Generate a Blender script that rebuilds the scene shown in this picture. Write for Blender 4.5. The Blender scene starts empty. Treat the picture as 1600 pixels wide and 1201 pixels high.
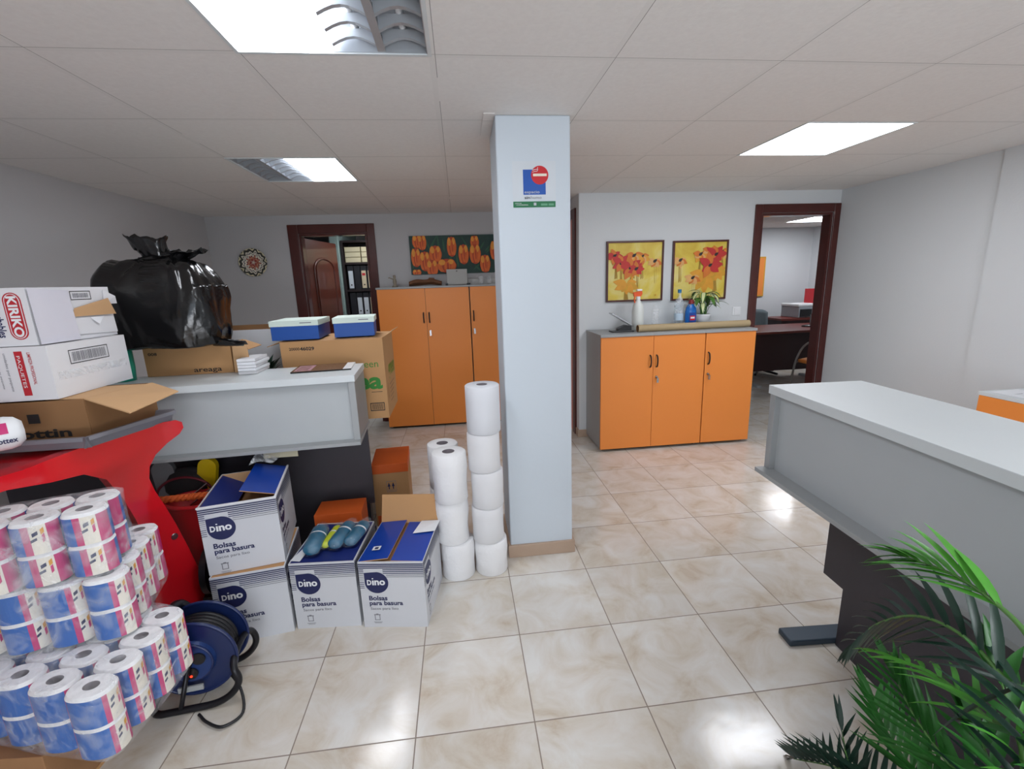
import bpy, bmesh, math, random
from mathutils import Vector, Matrix, noise
random.seed(7)
C = bpy.context.scene.collection
SC = bpy.context.scene
R = math.radians

# ------------------------------------------------------------------ camera
H = 1.45            # camera height
CEIL = 2.175
PITCH, ROLL, YAW, FPX = .21840, -.03399, .10664, 714.246
def _cam_axes():
    cp, sp = math.cos(PITCH), math.sin(PITCH)
    f = Vector((0, cp, -sp)); u = Vector((0, sp, cp)); r = Vector((1, 0, 0))
    c, s = math.cos(ROLL), math.sin(ROLL)
    r2 = c*r + s*u; u2 = -s*r + c*u
    Z = Matrix.Rotation(-YAW, 3, 'Z')
    return Z @ r2, Z @ u2, Z @ f
CR, CU, CF = _cam_axes()
cam_d = bpy.data.cameras.new('camera'); cam = bpy.data.objects.new('camera', cam_d); C.objects.link(cam)
cam_d.sensor_width = 36; cam_d.sensor_fit = 'HORIZONTAL'; cam_d.lens = FPX/1600*36
cam_d.clip_start = .02; cam_d.clip_end = 60
cam.matrix_world = Matrix(((CR.x, CU.x, -CF.x, 0), (CR.y, CU.y, -CF.y, 0), (CR.z, CU.z, -CF.z, H), (0, 0, 0, 1)))
SC.camera = cam
def at(u, v, x=None, y=None, z=None):
    """room point seen at photo pixel (u, v) on the plane x=, y= or z="""
    d = CR*((u-800)/FPX) + CU*((600.5-v)/FPX) + CF
    o = Vector((0, 0, H))
    if x is not None: t = x/d.x
    elif y is not None: t = y/d.y
    else: t = (z-H)/d.z
    return o + d*t

# ------------------------------------------------------------------ world, exposure, daylight
SC.view_settings.view_transform = 'Standard'; SC.view_settings.look = 'None'
SC.view_settings.gamma = 1; SC.view_settings.use_curve_mapping = False
SC.view_settings.exposure = 0.25
w = bpy.data.worlds.new('world'); SC.world = w; w.use_nodes = True
w.node_tree.nodes['Background'].inputs[0].default_value = (.75, .87, 1, 1)
w.node_tree.nodes['Background'].inputs[1].default_value = .8
LAMP = 16.5        # radiance of a lit fluorescent fitting
CEIL_FILL = 60.0  # watts of the added fill lamp that brightens the ceiling
DAY = 14.0         # watts through the street window behind the camera
def area(name, loc, rot, sx, sy, e, col):
    l = bpy.data.lights.new(name, 'AREA'); l.shape = 'RECTANGLE'; l.size = sx; l.size_y = sy
    l.energy = e; l.color = col
    o = bpy.data.objects.new(name, l); C.objects.link(o); o.location = loc; o.rotation_euler = rot
    return o
area('street_daylight', (.9, -2.42, 1.25), (R(90), 0, 0), 3.4, 1.7, DAY, (.74, .87, 1))
# added fill lamp at the window, tilted up to brighten the ceiling
area('ceiling_fill', (.9, -2.42, .62), (R(128), 0, 0), 3.4, .5, CEIL_FILL, (.93, .95, 1))
try:
    SC.cycles.max_bounces = 10; SC.cycles.transparent_max_bounces = 24
    SC.cycles.use_denoising = True; SC.cycles.sample_clamp_indirect = 6
except Exception: pass

# ------------------------------------------------------------------ materials
def lin(c):
    if isinstance(c, str): c = tuple(int(c[i:i+2], 16)/255 for i in (0, 2, 4))
    return tuple(x/12.92 if x <= .04045 else ((x+.055)/1.055)**2.4 for x in c) + (1,)
MATS = {}
def mat(name, col, rough=.5, metal=0, var=.05, scale=8, bump=0, bscale=60, spec=.5, coat=0, emit=None, es=0):
    """procedural principled material: noise-varied colour, optional bump"""
    m = bpy.data.materials.new(name); m.use_nodes = True; nt = m.node_tree; N = nt.nodes; L = nt.links
    b = N['Principled BSDF']; b.inputs['Roughness'].default_value = rough; b.inputs['Metallic'].default_value = metal
    b.inputs['Specular IOR Level'].default_value = spec; b.inputs['Coat Weight'].default_value = coat
    c = lin(col)
    tc = N.new('ShaderNodeTexCoord'); nz = N.new('ShaderNodeTexNoise'); nz.inputs['Scale'].default_value = scale
    nz.inputs['Detail'].default_value = 3
    L.new(tc.outputs['Object'], nz.inputs['Vector'])
    mx = N.new('ShaderNodeMix'); mx.data_type = 'RGBA'
    mx.inputs['A'].default_value = tuple(max(0, x*(1-var)) for x in c[:3])+(1,)
    mx.inputs['B'].default_value = tuple(min(1, x*(1+var)) for x in c[:3])+(1,)
    L.new(nz.outputs['Fac'], mx.inputs['Factor']); L.new(mx.outputs['Result'], b.inputs['Base Color'])
    if bump:
        n2 = N.new('ShaderNodeTexNoise'); n2.inputs['Scale'].default_value = bscale; n2.inputs['Detail'].default_value = 4
        L.new(tc.outputs['Object'], n2.inputs['Vector'])
        bp = N.new('ShaderNodeBump'); bp.inputs['Strength'].default_value = bump; bp.inputs['Distance'].default_value = .01
        L.new(n2.outputs['Fac'], bp.inputs['Height']); L.new(bp.outputs['Normal'], b.inputs['Normal'])
    if emit:
        b.inputs['Emission Color'].default_value = lin(emit); b.inputs['Emission Strength'].default_value = es
    MATS[name] = m
    return m
def film(name, alpha, tint=(1, 1, 1), rough=.12, base=(.9, .93, .96)):
    """thin clear plastic film: mostly see-through with a glossy, slightly milky skin and creases"""
    m = bpy.data.materials.new(name); m.use_nodes = True; nt = m.node_tree; N = nt.nodes; L = nt.links
    b = N['Principled BSDF']; b.inputs['Base Color'].default_value = (*base, 1); b.inputs['Roughness'].default_value = rough
    b.inputs['Specular IOR Level'].default_value = .8
    t = N.new('ShaderNodeBsdfTransparent'); t.inputs[0].default_value = (*tint, 1)
    mx = N.new('ShaderNodeMixShader'); tc = N.new('ShaderNodeTexCoord')
    n2 = N.new('ShaderNodeTexNoise'); n2.inputs['Scale'].default_value = 14; n2.inputs['Detail'].default_value = 5
    n2.inputs['Distortion'].default_value = 1.2
    L.new(tc.outputs['Object'], n2.inputs['Vector'])
    bp = N.new('ShaderNodeBump'); bp.inputs['Strength'].default_value = .7; bp.inputs['Distance'].default_value = .02
    L.new(n2.outputs['Fac'], bp.inputs['Height']); L.new(bp.outputs['Normal'], b.inputs['Normal'])
    mr = N.new('ShaderNodeMapRange'); mr.inputs['From Min'].default_value = .42; mr.inputs['From Max'].default_value = .72
    mr.inputs['To Min'].default_value = alpha*.35; mr.inputs['To Max'].default_value = min(1, alpha*2.2)
    L.new(n2.outputs['Fac'], mr.inputs['Value']); L.new(mr.outputs['Result'], mx.inputs['Fac'])
    L.new(t.outputs[0], mx.inputs[1]); L.new(b.outputs[0], mx.inputs[2])
    L.new(mx.outputs[0], N['Material Output'].inputs['Surface'])
    MATS[name] = m
    return m

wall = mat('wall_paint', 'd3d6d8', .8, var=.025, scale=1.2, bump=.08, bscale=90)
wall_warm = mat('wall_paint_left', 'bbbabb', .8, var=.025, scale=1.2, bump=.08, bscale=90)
column_m = mat('column_paint', 'c9d2da', .6, var=.02, scale=2, bump=.15, bscale=14)
mahog = mat('mahogany', '4a1812', .28, var=.35, scale=5, coat=.25)
mahog_d = mat('mahogany_door', '562417', .38, var=.35, scale=4, coat=.3)
orange = mat('orange_laminate', 'e98c3e', .42, var=.03, scale=3)
greylam = mat('grey_laminate', '9c9fa0', .45, var=.03)
greylite = mat('light_grey_laminate', 'cdd3d5', .4, var=.02)
greypanel = mat('grey_panel', 'b0b5b7', .5, var=.03)
darkpanel = mat('anthracite_panel', '38343a', .55, var=.08)
blackplastic = mat('black_plastic', '17171a', .35, var=.1)
blackmetal = mat('black_metal', '1d1d22', .35, metal=.4, var=.1)
bluegrey_metal = mat('slate_metal', '35424f', .4, metal=.3)
steel = mat('steel', 'b4b6b8', .25, metal=1)
kraft = mat('kraft_card', 'b98d5f', .8, var=.07, scale=6, bump=.05)
kraft_in = mat('kraft_card_inner', 'c79f74', .85, var=.07, scale=6)
kraft_dk = mat('kraft_card_dark', '8a6440', .8, var=.09, scale=6)
whitecard = mat('white_card', 'dcdcdf', .6, var=.03, scale=7)
boxgrey = mat('printed_white_card', 'c9cbd0', .55, var=.03, scale=5)
navy = mat('navy_ink', '1b2250', .5)
blueink = mat('blue_card', '0d3d9e', .35, var=.08)
blueink_dk = mat('blue_card_inside', '15256b', .5, var=.08)
greyink = mat('grey_ink', '77787f', .6)
redink = mat('red_ink', 'b8242f', .5)
blackink = mat('black_ink', '1c1a1c', .6)
greenink = mat('green_ink', '2f7d2c', .6)
white = mat('white_plastic', 'e6e8ea', .4)
paper = mat('white_paper', 'e4e6ea', .75, var=.02)
tissue = mat('tissue_paper', 'e9e9ea', .9, var=.03, bump=.35, bscale=45)
core = mat('roll_core', '8c8489', .9, var=.15, scale=30)
redplastic = mat('red_gloss_plastic', 'd01722', .16, var=.04, coat=.5)
reddull = mat('red_plastic', 'a5151c', .4, var=.06)
black_bag = mat('black_bin_bag_film', '050507', .2, var=.3, bump=.5, bscale=9, spec=.6)
navyplastic = mat('navy_plastic', '142450', .3, var=.06)
rubber = mat('black_rubber_cable', '141418', .45)
orangecard = mat('orange_card', 'cf5a1c', .6, var=.06)
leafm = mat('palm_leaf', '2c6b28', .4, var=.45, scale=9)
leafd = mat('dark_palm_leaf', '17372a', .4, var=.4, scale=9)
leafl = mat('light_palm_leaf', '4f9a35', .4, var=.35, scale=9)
stemm = mat('palm_stem', '4c7a35', .5, var=.2)
teal = mat('teal_bin_liners', '17607f', .35, var=.2, scale=25)
yellow = mat('yellow_plastic', 'd9b80c', .35)
lime = mat('lime_yellow_print', 'c8d410', .4)
tealgreen = mat('teal_green_plastic', '1b9d83', .35)
skirt = mat('baseboard_tile', 'b29a86', .35, var=.12, scale=5)
deskwood = mat('cherry_desk', '6b2a23', .35, var=.15, scale=4)
deskdark = mat('cherry_desk_dark', '2c1012', .45, var=.15, scale=4)
chairgrey = mat('grey_upholstery', '5f6a6e', .8)
glassy = film('clear_plastic', .22); clearwrap = film('clear_wrapper_film', .07, rough=.08)
wrapfilm = film('wrap_film', .19, rough=.08)
tape = film('packing_tape', .3)
pinkp = mat('pink_print', 'c22d70', .4); bluep = mat('blue_print', '1a5fb0', .4, var=.1); creamp = mat('cream_print', 'e6e0d2', .5)
lamp_on = mat('lit_diffuser', 'ffffff', .5, var=0, emit='f4f8ff', es=LAMP)
louvre_m = mat('louvre_metal', 'a9adb2', .42, metal=.35)
pinkwall = mat('salmon_wall_paint', 'e3a79b', .7)

# ------------------------------------------------------------------ mesh builder
def V(*a): return Vector(a)
class MB:
    def __init__(s): s.v = []; s.f = []; s.m = []; s.s = []; s.mats = []
    def add(s, vs, fs, m, smooth=False, M=None):
        o = len(s.v)
        for p in vs:
            p = Vector(p); s.v.append(M @ p if M is not None else p)
        if m not in s.mats: s.mats.append(m)
        i = s.mats.index(m)
        for f in fs: s.f.append([o+k for k in f]); s.m.append(i); s.s.append(smooth)
        return s
    def box(s, x0, x1, y0, y1, z0, z1, m, M=None):
        vs = [(x, y, z) for x in (x0, x1) for y in (y0, y1) for z in (z0, z1)]
        return s.add(vs, [(0,1,3,2),(4,6,7,5),(0,4,5,1),(2,3,7,6),(0,2,6,4),(1,5,7,3)], m, False, M)
    def poly(s, pts, m, M=None): return s.add(pts, [list(range(len(pts)))], m, False, M)
    def prism(s, pts, off, m, M=None, mside=None):
        n = len(pts); off = Vector(off); a = [Vector(p) for p in pts]; b = [p+off for p in a]
        s.add(a+b, [list(range(n)), list(range(2*n-1, n-1, -1))], m, False, M)
        return s.add(a+b, [(i, (i+1) % n, n+(i+1) % n, n+i) for i in range(n)], mside or m, False, M)
    def cyl(s, p0, p1, r0, r1, m, n=20, caps=True, smooth=True, M=None):
        p0 = Vector(p0); p1 = Vector(p1); d = (p1-p0).normalized()
        a = d.orthogonal().normalized(); b = d.cross(a)
        vs = []
        for p, r in ((p0, r0), (p1, r1)):
            for i in range(n):
                t = 2*math.pi*i/n; vs.append(p+(a*math.cos(t)+b*math.sin(t))*r)
        s.add(vs, [(i, (i+1) % n, n+(i+1) % n, n+i) for i in range(n)], m, smooth, M)
        if caps: s.add(vs, [list(range(n)), list(range(n, 2*n))], m, False, M)
        return s
    def tube(s, pts, r, m, n=10, M=None, radii=None, closed=False):
        pts = [Vector(p) for p in pts]; k = len(pts); vs = []; prev = None
        for i, p in enumerate(pts):
            d = (pts[min(i+1, k-1)]-pts[max(i-1, 0)])
            if closed: d = pts[(i+1) % k]-pts[i-1]
            d.normalize()
            if prev is None: a = d.orthogonal().normalized()
            else: a = (prev-d*prev.dot(d)).normalized()
            prev = a; b = d.cross(a); rr = radii[i] if radii else r
            for j in range(n):
                t = 2*math.pi*j/n; vs.append(p+(a*math.cos(t)+b*math.sin(t))*rr)
        fs = [(i*n+j, i*n+(j+1) % n, (i+1)*n+(j+1) % n, (i+1)*n+j) for i in range(k-1) for j in range(n)]
        if closed: fs += [((k-1)*n+j, (k-1)*n+(j+1) % n, (j+1) % n, j) for j in range(n)]
        s.add(vs, fs, m, True, M)
        if not closed: s.add(vs, [list(range(n)), list(range((k-1)*n, k*n))], m, False, M)
        return s
    def lathe(s, prof, m, n=28, c=(0, 0, 0), M=None, smooth=True, sx=1, sy=1):
        c = Vector(c); vs = []
        for r, z in prof:
            for i in range(n):
                t = 2*math.pi*i/n; vs.append(c+Vector((r*math.cos(t)*sx, r*math.sin(t)*sy, z)))
        k = len(prof)
        return s.add(vs, [(i*n+j, i*n+(j+1) % n, (i+1)*n+(j+1) % n, (i+1)*n+j) for i in range(k-1) for j in range(n)], m, smooth, M)
    def grid(s, fn, nu, nv, m, smooth=True, M=None):
        vs = [fn(i/nu, j/nv) for i in range(nu+1) for j in range(nv+1)]
        w_ = nv+1
        return s.add(vs, [(i*w_+j, (i+1)*w_+j, (i+1)*w_+j+1, i*w_+j+1) for i in range(nu) for j in range(nv)], m, smooth, M)
    def text(s, txt, F, a, b, h, m, width=None, lift=.0007, bold=0.0, flip=False):
        vs, fs, bb = text_data(txt, bold)
        sc = h/.7; k = (width/(bb[1]-bb[0])) if width else sc
        pts = [F(a+(x-bb[0])*k, b+y*sc, lift) for x, y in vs]
        return s.add(pts, fs, m)
    def build(s, name, parent=None, loc=None, rz=None, bevel=0, seg=2, solid=0, label=None, cat=None, group=None, kind=None, normals=True):
        me = bpy.data.meshes.new(name); me.from_pydata([tuple(p) for p in s.v], [], s.f)
        for m in s.mats: me.materials.append(m)
        me.polygons.foreach_set('material_index', s.m); me.polygons.foreach_set('use_smooth', s.s); me.update()
        if normals:
            bm = bmesh.new(); bm.from_mesh(me); bmesh.ops.recalc_face_normals(bm, faces=bm.faces); bm.to_mesh(me); bm.free()
        o = bpy.data.objects.new(name, me); C.objects.link(o)
        if parent is not None: o.parent = parent
        if loc is not None: o.location = loc
        if rz is not None: o.rotation_euler = (0, 0, rz)
        if solid:
            q = o.modifiers.new('thickness', 'SOLIDIFY'); q.thickness = solid; q.offset = 0
        if bevel:
            q = o.modifiers.new('bevel', 'BEVEL'); q.width = bevel; q.segments = seg; q.limit_method = 'ANGLE'; q.angle_limit = R(40)
            q.harden_normals = False
        tag(o, label, cat, group, kind)
        return o
_TX = {}
def text_data(txt, bold=0):
    k = (txt, bold)
    if k not in _TX:
        cu = bpy.data.curves.new('t', 'FONT'); cu.body = txt; cu.size = 1; cu.resolution_u = 3; cu.offset = bold
        o = bpy.data.objects.new('t', cu); C.objects.link(o)
        dg = bpy.context.evaluated_depsgraph_get(); me = o.evaluated_get(dg).to_mesh()
        vs = [(v.co.x, v.co.y) for v in me.vertices]; fs = [tuple(p.vertices) for p in me.polygons]
        o.evaluated_get(dg).to_mesh_clear(); bpy.data.objects.remove(o); bpy.data.curves.remove(cu)
        xs = [v[0] for v in vs] or [0, 1]
        _TX[k] = (vs, fs, (min(xs), max(xs)))
    return _TX[k]
def frame(o, ux, uy):
    o = Vector(o); ux = Vector(ux).normalized(); uy = Vector(uy).normalized(); n = ux.cross(uy)
    return lambda a, b, l=0: o+ux*a+uy*b+n*l
def tag(o, label=None, cat=None, group=None, kind=None):
    if label: o['label'] = label
    if cat: o['category'] = cat
    if group: o['group'] = group
    if kind: o['kind'] = kind
    return o
def thing(name, label, cat, loc=(0, 0, 0), rz=0, group=None):
    o = bpy.data.objects.new(name, None); o.empty_display_size = .05; C.objects.link(o)
    o.location = loc; o.rotation_euler = (0, 0, rz)
    return tag(o, label, cat, group)
def copy_tree(o, parent=None):
    c = o.copy(); C.objects.link(c); c.parent = parent
    for ch in [x for x in bpy.data.objects if x.parent == o]: copy_tree(ch, c)
    return c
def arc(cx, cy, r, a0, a1, n, sx=1): return [(cx+r*sx*math.cos(R(a0+(a1-a0)*i/n)), cy+r*math.sin(R(a0+(a1-a0)*i/n))) for i in range(n+1)]
def smoothpts(P, n=8):
    """Catmull-Rom through points"""
    P = [Vector(p) for p in P]; P = [P[0]*2-P[1]]+P+[P[-1]*2-P[-2]]; out = []
    for i in range(1, len(P)-2):
        for k in range(n):
            t = k/n; a, b, c, d = P[i-1:i+3]
            out.append(.5*((2*b)+(c-a)*t+(2*a-5*b+4*c-d)*t*t+(3*b-a-3*c+d)*t**3))
    out.append(P[-2]); return out
def S(mb, name, **k): return mb.build(name, kind='structure', **k)

# ================================================================== SETTING
# floor: glazed beige stone-look tiles, 0.3966 m
TS = .3966
def floor_mat():
    m = bpy.data.materials.new('marbled_floor_tiles'); m.use_nodes = True; nt = m.node_tree; N = nt.nodes; L = nt.links
    b = N['Principled BSDF']; tc = N.new('ShaderNodeTexCoord'); mp = N.new('ShaderNodeMapping'); mp.vector_type = 'POINT'
    mp.inputs['Location'].default_value = (.6210/TS+20, -1.2504/TS+20, 0); mp.inputs['Scale'].default_value = (1/TS, 1/TS, 1)
    L.new(tc.outputs['Object'], mp.inputs['Vector'])
    fr = N.new('ShaderNodeVectorMath'); fr.operation = 'FRACTION'; L.new(mp.outputs[0], fr.inputs[0])
    fl = N.new('ShaderNodeVectorMath'); fl.operation = 'FLOOR'; L.new(mp.outputs[0], fl.inputs[0])
    sp = N.new('ShaderNodeSeparateXYZ'); L.new(fr.outputs[0], sp.inputs[0])
    def M(op, a, b_=None):
        n = N.new('ShaderNodeMath'); n.operation = op
        for i, q in enumerate((a, b_)):
            if q is None: continue
            if isinstance(q, (int, float)): n.inputs[i].default_value = q
            else: L.new(q, n.inputs[i])
        return n.outputs[0]
    ex = M('MINIMUM', sp.outputs[0], M('SUBTRACT', 1, sp.outputs[0])); ey = M('MINIMUM', sp.outputs[1], M('SUBTRACT', 1, sp.outputs[1]))
    e = M('MINIMUM', ex, ey); g = M('LESS_THAN', e, .0052)
    wn = N.new('ShaderNodeTexWhiteNoise'); wn.noise_dimensions = '3D'; L.new(fl.outputs[0], wn.inputs['Vector'])
    sc = N.new('ShaderNodeVectorMath'); sc.operation = 'SCALE'; L.new(wn.outputs['Color'], sc.inputs[0]); sc.inputs['Scale'].default_value = 40
    ad = N.new('ShaderNodeVectorMath'); L.new(mp.outputs[0], ad.inputs[0]); L.new(sc.outputs[0], ad.inputs[1])
    n1 = N.new('ShaderNodeTexNoise'); n1.inputs['Scale'].default_value = 2.2; n1.inputs['Detail'].default_value = 7; n1.inputs['Roughness'].default_value = .6
    n1.inputs['Distortion'].default_value = .7; L.new(ad.outputs[0], n1.inputs['Vector'])
    cr = N.new('ShaderNodeValToRGB'); E_ = cr.color_ramp.elements
    E_[0].position = .30; E_[0].color = lin('bfb09d'); E_[1].position = .68; E_[1].color = lin('d9d7d2')
    q = E_.new(.42); q.color = lin('ccc3b5'); q = E_.new(.53); q.color = lin('d3cdc4')
    L.new(n1.outputs['Fac'], cr.inputs['Fac'])
    hs = N.new('ShaderNodeHueSaturation'); L.new(cr.outputs[0], hs.inputs['Color'])
    L.new(M('ADD', M('MULTIPLY', wn.outputs['Value'], .07), .965), hs.inputs['Value'])
    mx = N.new('ShaderNodeMix'); mx.data_type = 'RGBA'; L.new(g, mx.inputs['Factor']); L.new(hs.outputs[0], mx.inputs['A']); mx.inputs['B'].default_value = lin('83766a')
    L.new(mx.outputs['Result'], b.inputs['Base Color'])
    L.new(M('ADD', M('MULTIPLY', g, .45), .15), b.inputs['Roughness'])
    b.inputs['Specular IOR Level'].default_value = .5
    n3 = N.new('ShaderNodeTexNoise'); n3.inputs['Scale'].default_value = 5; n3.inputs['Detail'].default_value = 4; L.new(mp.outputs[0], n3.inputs['Vector'])
    bp = N.new('ShaderNodeBump'); bp.inputs['Strength'].default_value = .06; bp.inputs['Distance'].default_value = .01
    L.new(M('SUBTRACT', n3.outputs['Fac'], M('MULTIPLY', g, .6)), bp.inputs['Height']); L.new(bp.outputs[0], b.inputs['Normal'])
    return m
S(MB().box(-2.6, 6.4, -2.6, 8.2, -.06, 0, floor_mat()), 'floor')

# ceiling: 0.6 m mineral tiles on white T-bars; cells of the fittings left open
CX0, CY0 = -.0442, 1.6911
def ceil_mat():
    m = bpy.data.materials.new('ceiling_tiles'); m.use_nodes = True; nt = m.node_tree; N = nt.nodes; L = nt.links
    b = N['Principled BSDF']; b.inputs['Roughness'].default_value = .85; tc = N.new('ShaderNodeTexCoord')
    mp = N.new('ShaderNodeMapping'); mp.inputs['Scale'].default_value = (1/.6, 1/.6, 1)
    mp.inputs['Location'].default_value = (-CX0/.6+20, -CY0/.6+20, 0)
    L.new(tc.outputs['Object'], mp.inputs['Vector'])
    fr = N.new('ShaderNodeVectorMath'); fr.operation = 'FRACTION'; L.new(mp.outputs[0], fr.inputs[0])
    sp = N.new('ShaderNodeSeparateXYZ'); L.new(fr.outputs[0], sp.inputs[0])
    def M(op, a, b_=None):
        n = N.new('ShaderNodeMath'); n.operation = op
        for i, q in enumerate((a, b_)):
            if q is None: continue
            if isinstance(q, (int, float)): n.inputs[i].default_value = q
            else: L.new(q, n.inputs[i])
        return n.outputs[0]
    ex = M('MINIMUM', sp.outputs[0], M('SUBTRACT', 1, sp.outputs[0])); ey = M('MINIMUM', sp.outputs[1], M('SUBTRACT', 1, sp.outputs[1]))
    e = M('MINIMUM', ex, ey)
    bar = M('LESS_THAN', e, .017)
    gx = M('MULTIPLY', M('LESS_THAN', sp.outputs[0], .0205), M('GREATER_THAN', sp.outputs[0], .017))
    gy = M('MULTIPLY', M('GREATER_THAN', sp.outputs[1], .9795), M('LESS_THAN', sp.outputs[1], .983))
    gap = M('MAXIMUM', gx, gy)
    nz = N.new('ShaderNodeTexNoise'); nz.inputs['Scale'].default_value = 60; nz.inputs['Detail'].default_value = 4; L.new(tc.outputs['Object'], nz.inputs['Vector'])
    n2 = N.new('ShaderNodeTexNoise'); n2.inputs['Scale'].default_value = 1.3; L.new(tc.outputs['Object'], n2.inputs['Vector'])
    cr = N.new('ShaderNodeValToRGB'); cr.color_ramp.elements[0].color = lin('dcd8d5'); cr.color_ramp.elements[1].color = lin('e8e5e2'); L.new(nz.outputs['Fac'], cr.inputs['Fac'])
    m1 = N.new('ShaderNodeMix'); m1.data_type = 'RGBA'; L.new(bar, m1.inputs['Factor']); L.new(cr.outputs[0], m1.inputs['A']); m1.inputs['B'].default_value = lin('dedbd8')
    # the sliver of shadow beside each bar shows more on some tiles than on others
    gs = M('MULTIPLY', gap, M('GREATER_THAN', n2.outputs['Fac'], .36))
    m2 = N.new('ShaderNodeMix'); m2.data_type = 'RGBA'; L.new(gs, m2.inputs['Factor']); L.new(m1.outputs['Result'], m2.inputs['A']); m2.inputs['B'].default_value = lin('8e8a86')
    L.new(m2.outputs['Result'], b.inputs['Base Color'])
    bp = N.new('ShaderNodeBump'); bp.inputs['Strength'].default_value = .25; bp.inputs['Distance'].default_value = .01
    L.new(M('SUBTRACT', M('MULTIPLY', nz.outputs['Fac'], .25), M('MULTIPLY', gap, 1.0)), bp.inputs['Height']); L.new(bp.outputs[0], b.inputs['Normal'])
    return m
cm = ceil_mat()
FIX = [(-1, -1), (-2, 2), (3, 1), (2, -4)]    # cell index of each fitting (i along x, j along y)
mb = MB()
for i in range(-5, 11):
    for j in range(-8, 12):
        if (i, j) in FIX or (i, j) in ((8, 7), (-2, 6)): continue
        x0, x1 = CX0+i*.6, CX0+i*.6+.6; y0, y1 = CY0+j*.6, CY0+j*.6+.6
        mb.box(x0, x1, y0, y1, CEIL, CEIL+.012, cm)
S(mb, 'ceiling')

def opening_wall(name, axis, p, t, a0, a1, z0, z1, holes, m, **k):
    """wall slab across `axis` at p..p+t spanning a0..a1, with rectangular holes [(h0,h1,zb,zt)]"""
    mb = MB()
    def bx(u0, u1, w0, w1):
        if u1-u0 < 1e-6 or w1-w0 < 1e-6: return
        if axis == 'y': mb.box(u0, u1, p, p+t, w0, w1, m)
        else: mb.box(p, p+t, u0, u1, w0, w1, m)
    cur = a0
    for h0, h1, zb, zt in sorted(holes):
        bx(cur, h0, z0, z1); bx(h0, h1, z0, zb); bx(h0, h1, zt, z1); cur = h1
    bx(cur, a1, z0, z1)
    return S(mb, name, **k)
WT = CEIL+.1
YB = 5.0     # far left wall
YR = 4.05    # nearer wall with the two paintings
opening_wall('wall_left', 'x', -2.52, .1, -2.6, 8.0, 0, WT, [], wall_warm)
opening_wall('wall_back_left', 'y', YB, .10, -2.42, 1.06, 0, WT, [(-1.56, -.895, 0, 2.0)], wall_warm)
opening_wall('wall_back_right', 'y', YR, .10, 1.06, 3.5, 0, WT, [(2.735, 3.435, 0, 1.985)], wall)
opening_wall('wall_side', 'x', 1.06, .10, YR+.1, 8.0, 0, WT, [(4.22, 4.95, 0, 1.99)], wall)
opening_wall('wall_right', 'x', 3.5, .1, -2.6, YR+.1, 0, WT, [], wall)
S(MB().box(3.484, 3.5, -2.5, 2.765, 0, CEIL, wall), 'wall_right_pier')
opening_wall('wall_rear', 'y', -2.6, .1, -2.42, 3.5, 0, WT, [(-.9, 2.7, .35, 2.1)], wall)
# street window in the rear wall
win = thing('window_1', None, None, (.9, -2.55, .35)); win['kind'] = 'structure'
mb = MB()
for a, b_, c, d in ((-1.8, -1.74, 0, 1.75), (1.74, 1.8, 0, 1.75), (-1.8, 1.8, 0, .06), (-1.8, 1.8, 1.69, 1.75), (-.03, .03, 0, 1.75)): mb.box(a, b_, -.03, .03, c, d, white)
mb.build('window_frame', win)
MB().box(-1.74, 1.74, -.004, .004, .06, 1.69, film('window_glass', .05)).build('pane', win)

# column
COLX0, COLX1, COLY0, COLY1 = .200, .540, 2.212, 2.545
S(MB().box(COLX0, COLX1, COLY0, COLY1, 0, CEIL, column_m), 'column', bevel=.008, seg=3)
S(MB().box(COLX0-.012, COLX1+.012, COLY0-.012, COLY1+.012, 0, .072, skirt), 'baseboard_column', bevel=.002)
# cut-out edge around the column in the false ceiling
S(MB().box(.150, .200, 2.19, 2.50, CEIL-.004, CEIL-.0005, cm), 'trim_1')
# baseboards
for nm, q in (('baseboard_back_left', (-2.42, -1.66, YB-.012, YB)), ('baseboard_back_left_2', (-.82, 1.05, YB-.012, YB)),
              ('baseboard_back_right', (1.045, 2.665, YR-.012, YR)), ('baseboard_side', (1.048, 1.06, YR, 4.13)),
              ('baseboard_right', (3.488, 3.5, 2.77, YR)), ('baseboard_right_2', (3.472, 3.484, -2.4, 2.765)), ('baseboard_left', (-2.42, -2.408, -2.4, YB))):
    S(MB().box(*q, 0, .07, skirt), nm)

# ---- doors
def door_frame(n, x0, x1, zt, y, wl, wr, wt, depth, m=mahog):
    r = thing('door_%d' % n, None, None, ((x0+x1)/2, y, 0)); r['kind'] = 'structure'; cx = (x0+x1)/2
    for nm, (a, b_, c, d) in (('door_casing', (x0-wl, x0, 0, zt+wt)), ('door_casing', (x1, x1+wr, 0, zt+wt)), ('door_lintel', (x0, x1, zt, zt+wt))):
        MB().box(a-cx, b_-cx, -.018, 0, c, d, m).build(nm, r, bevel=.006, seg=3)
    mb = MB(); t = .022
    mb.box(x0-cx, x0+t-cx, 0, depth, 0, zt, m); mb.box(x1-t-cx, x1-cx, 0, depth, 0, zt, m); mb.box(x0+t-cx, x1-t-cx, 0, depth, zt-t, zt, m)
    mb.build('door_jamb', r)
    return r, cx
d1, cx1 = door_frame(1, -1.56, -.895, 2.0, YB, .10, .08, .085, .10)
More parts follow.
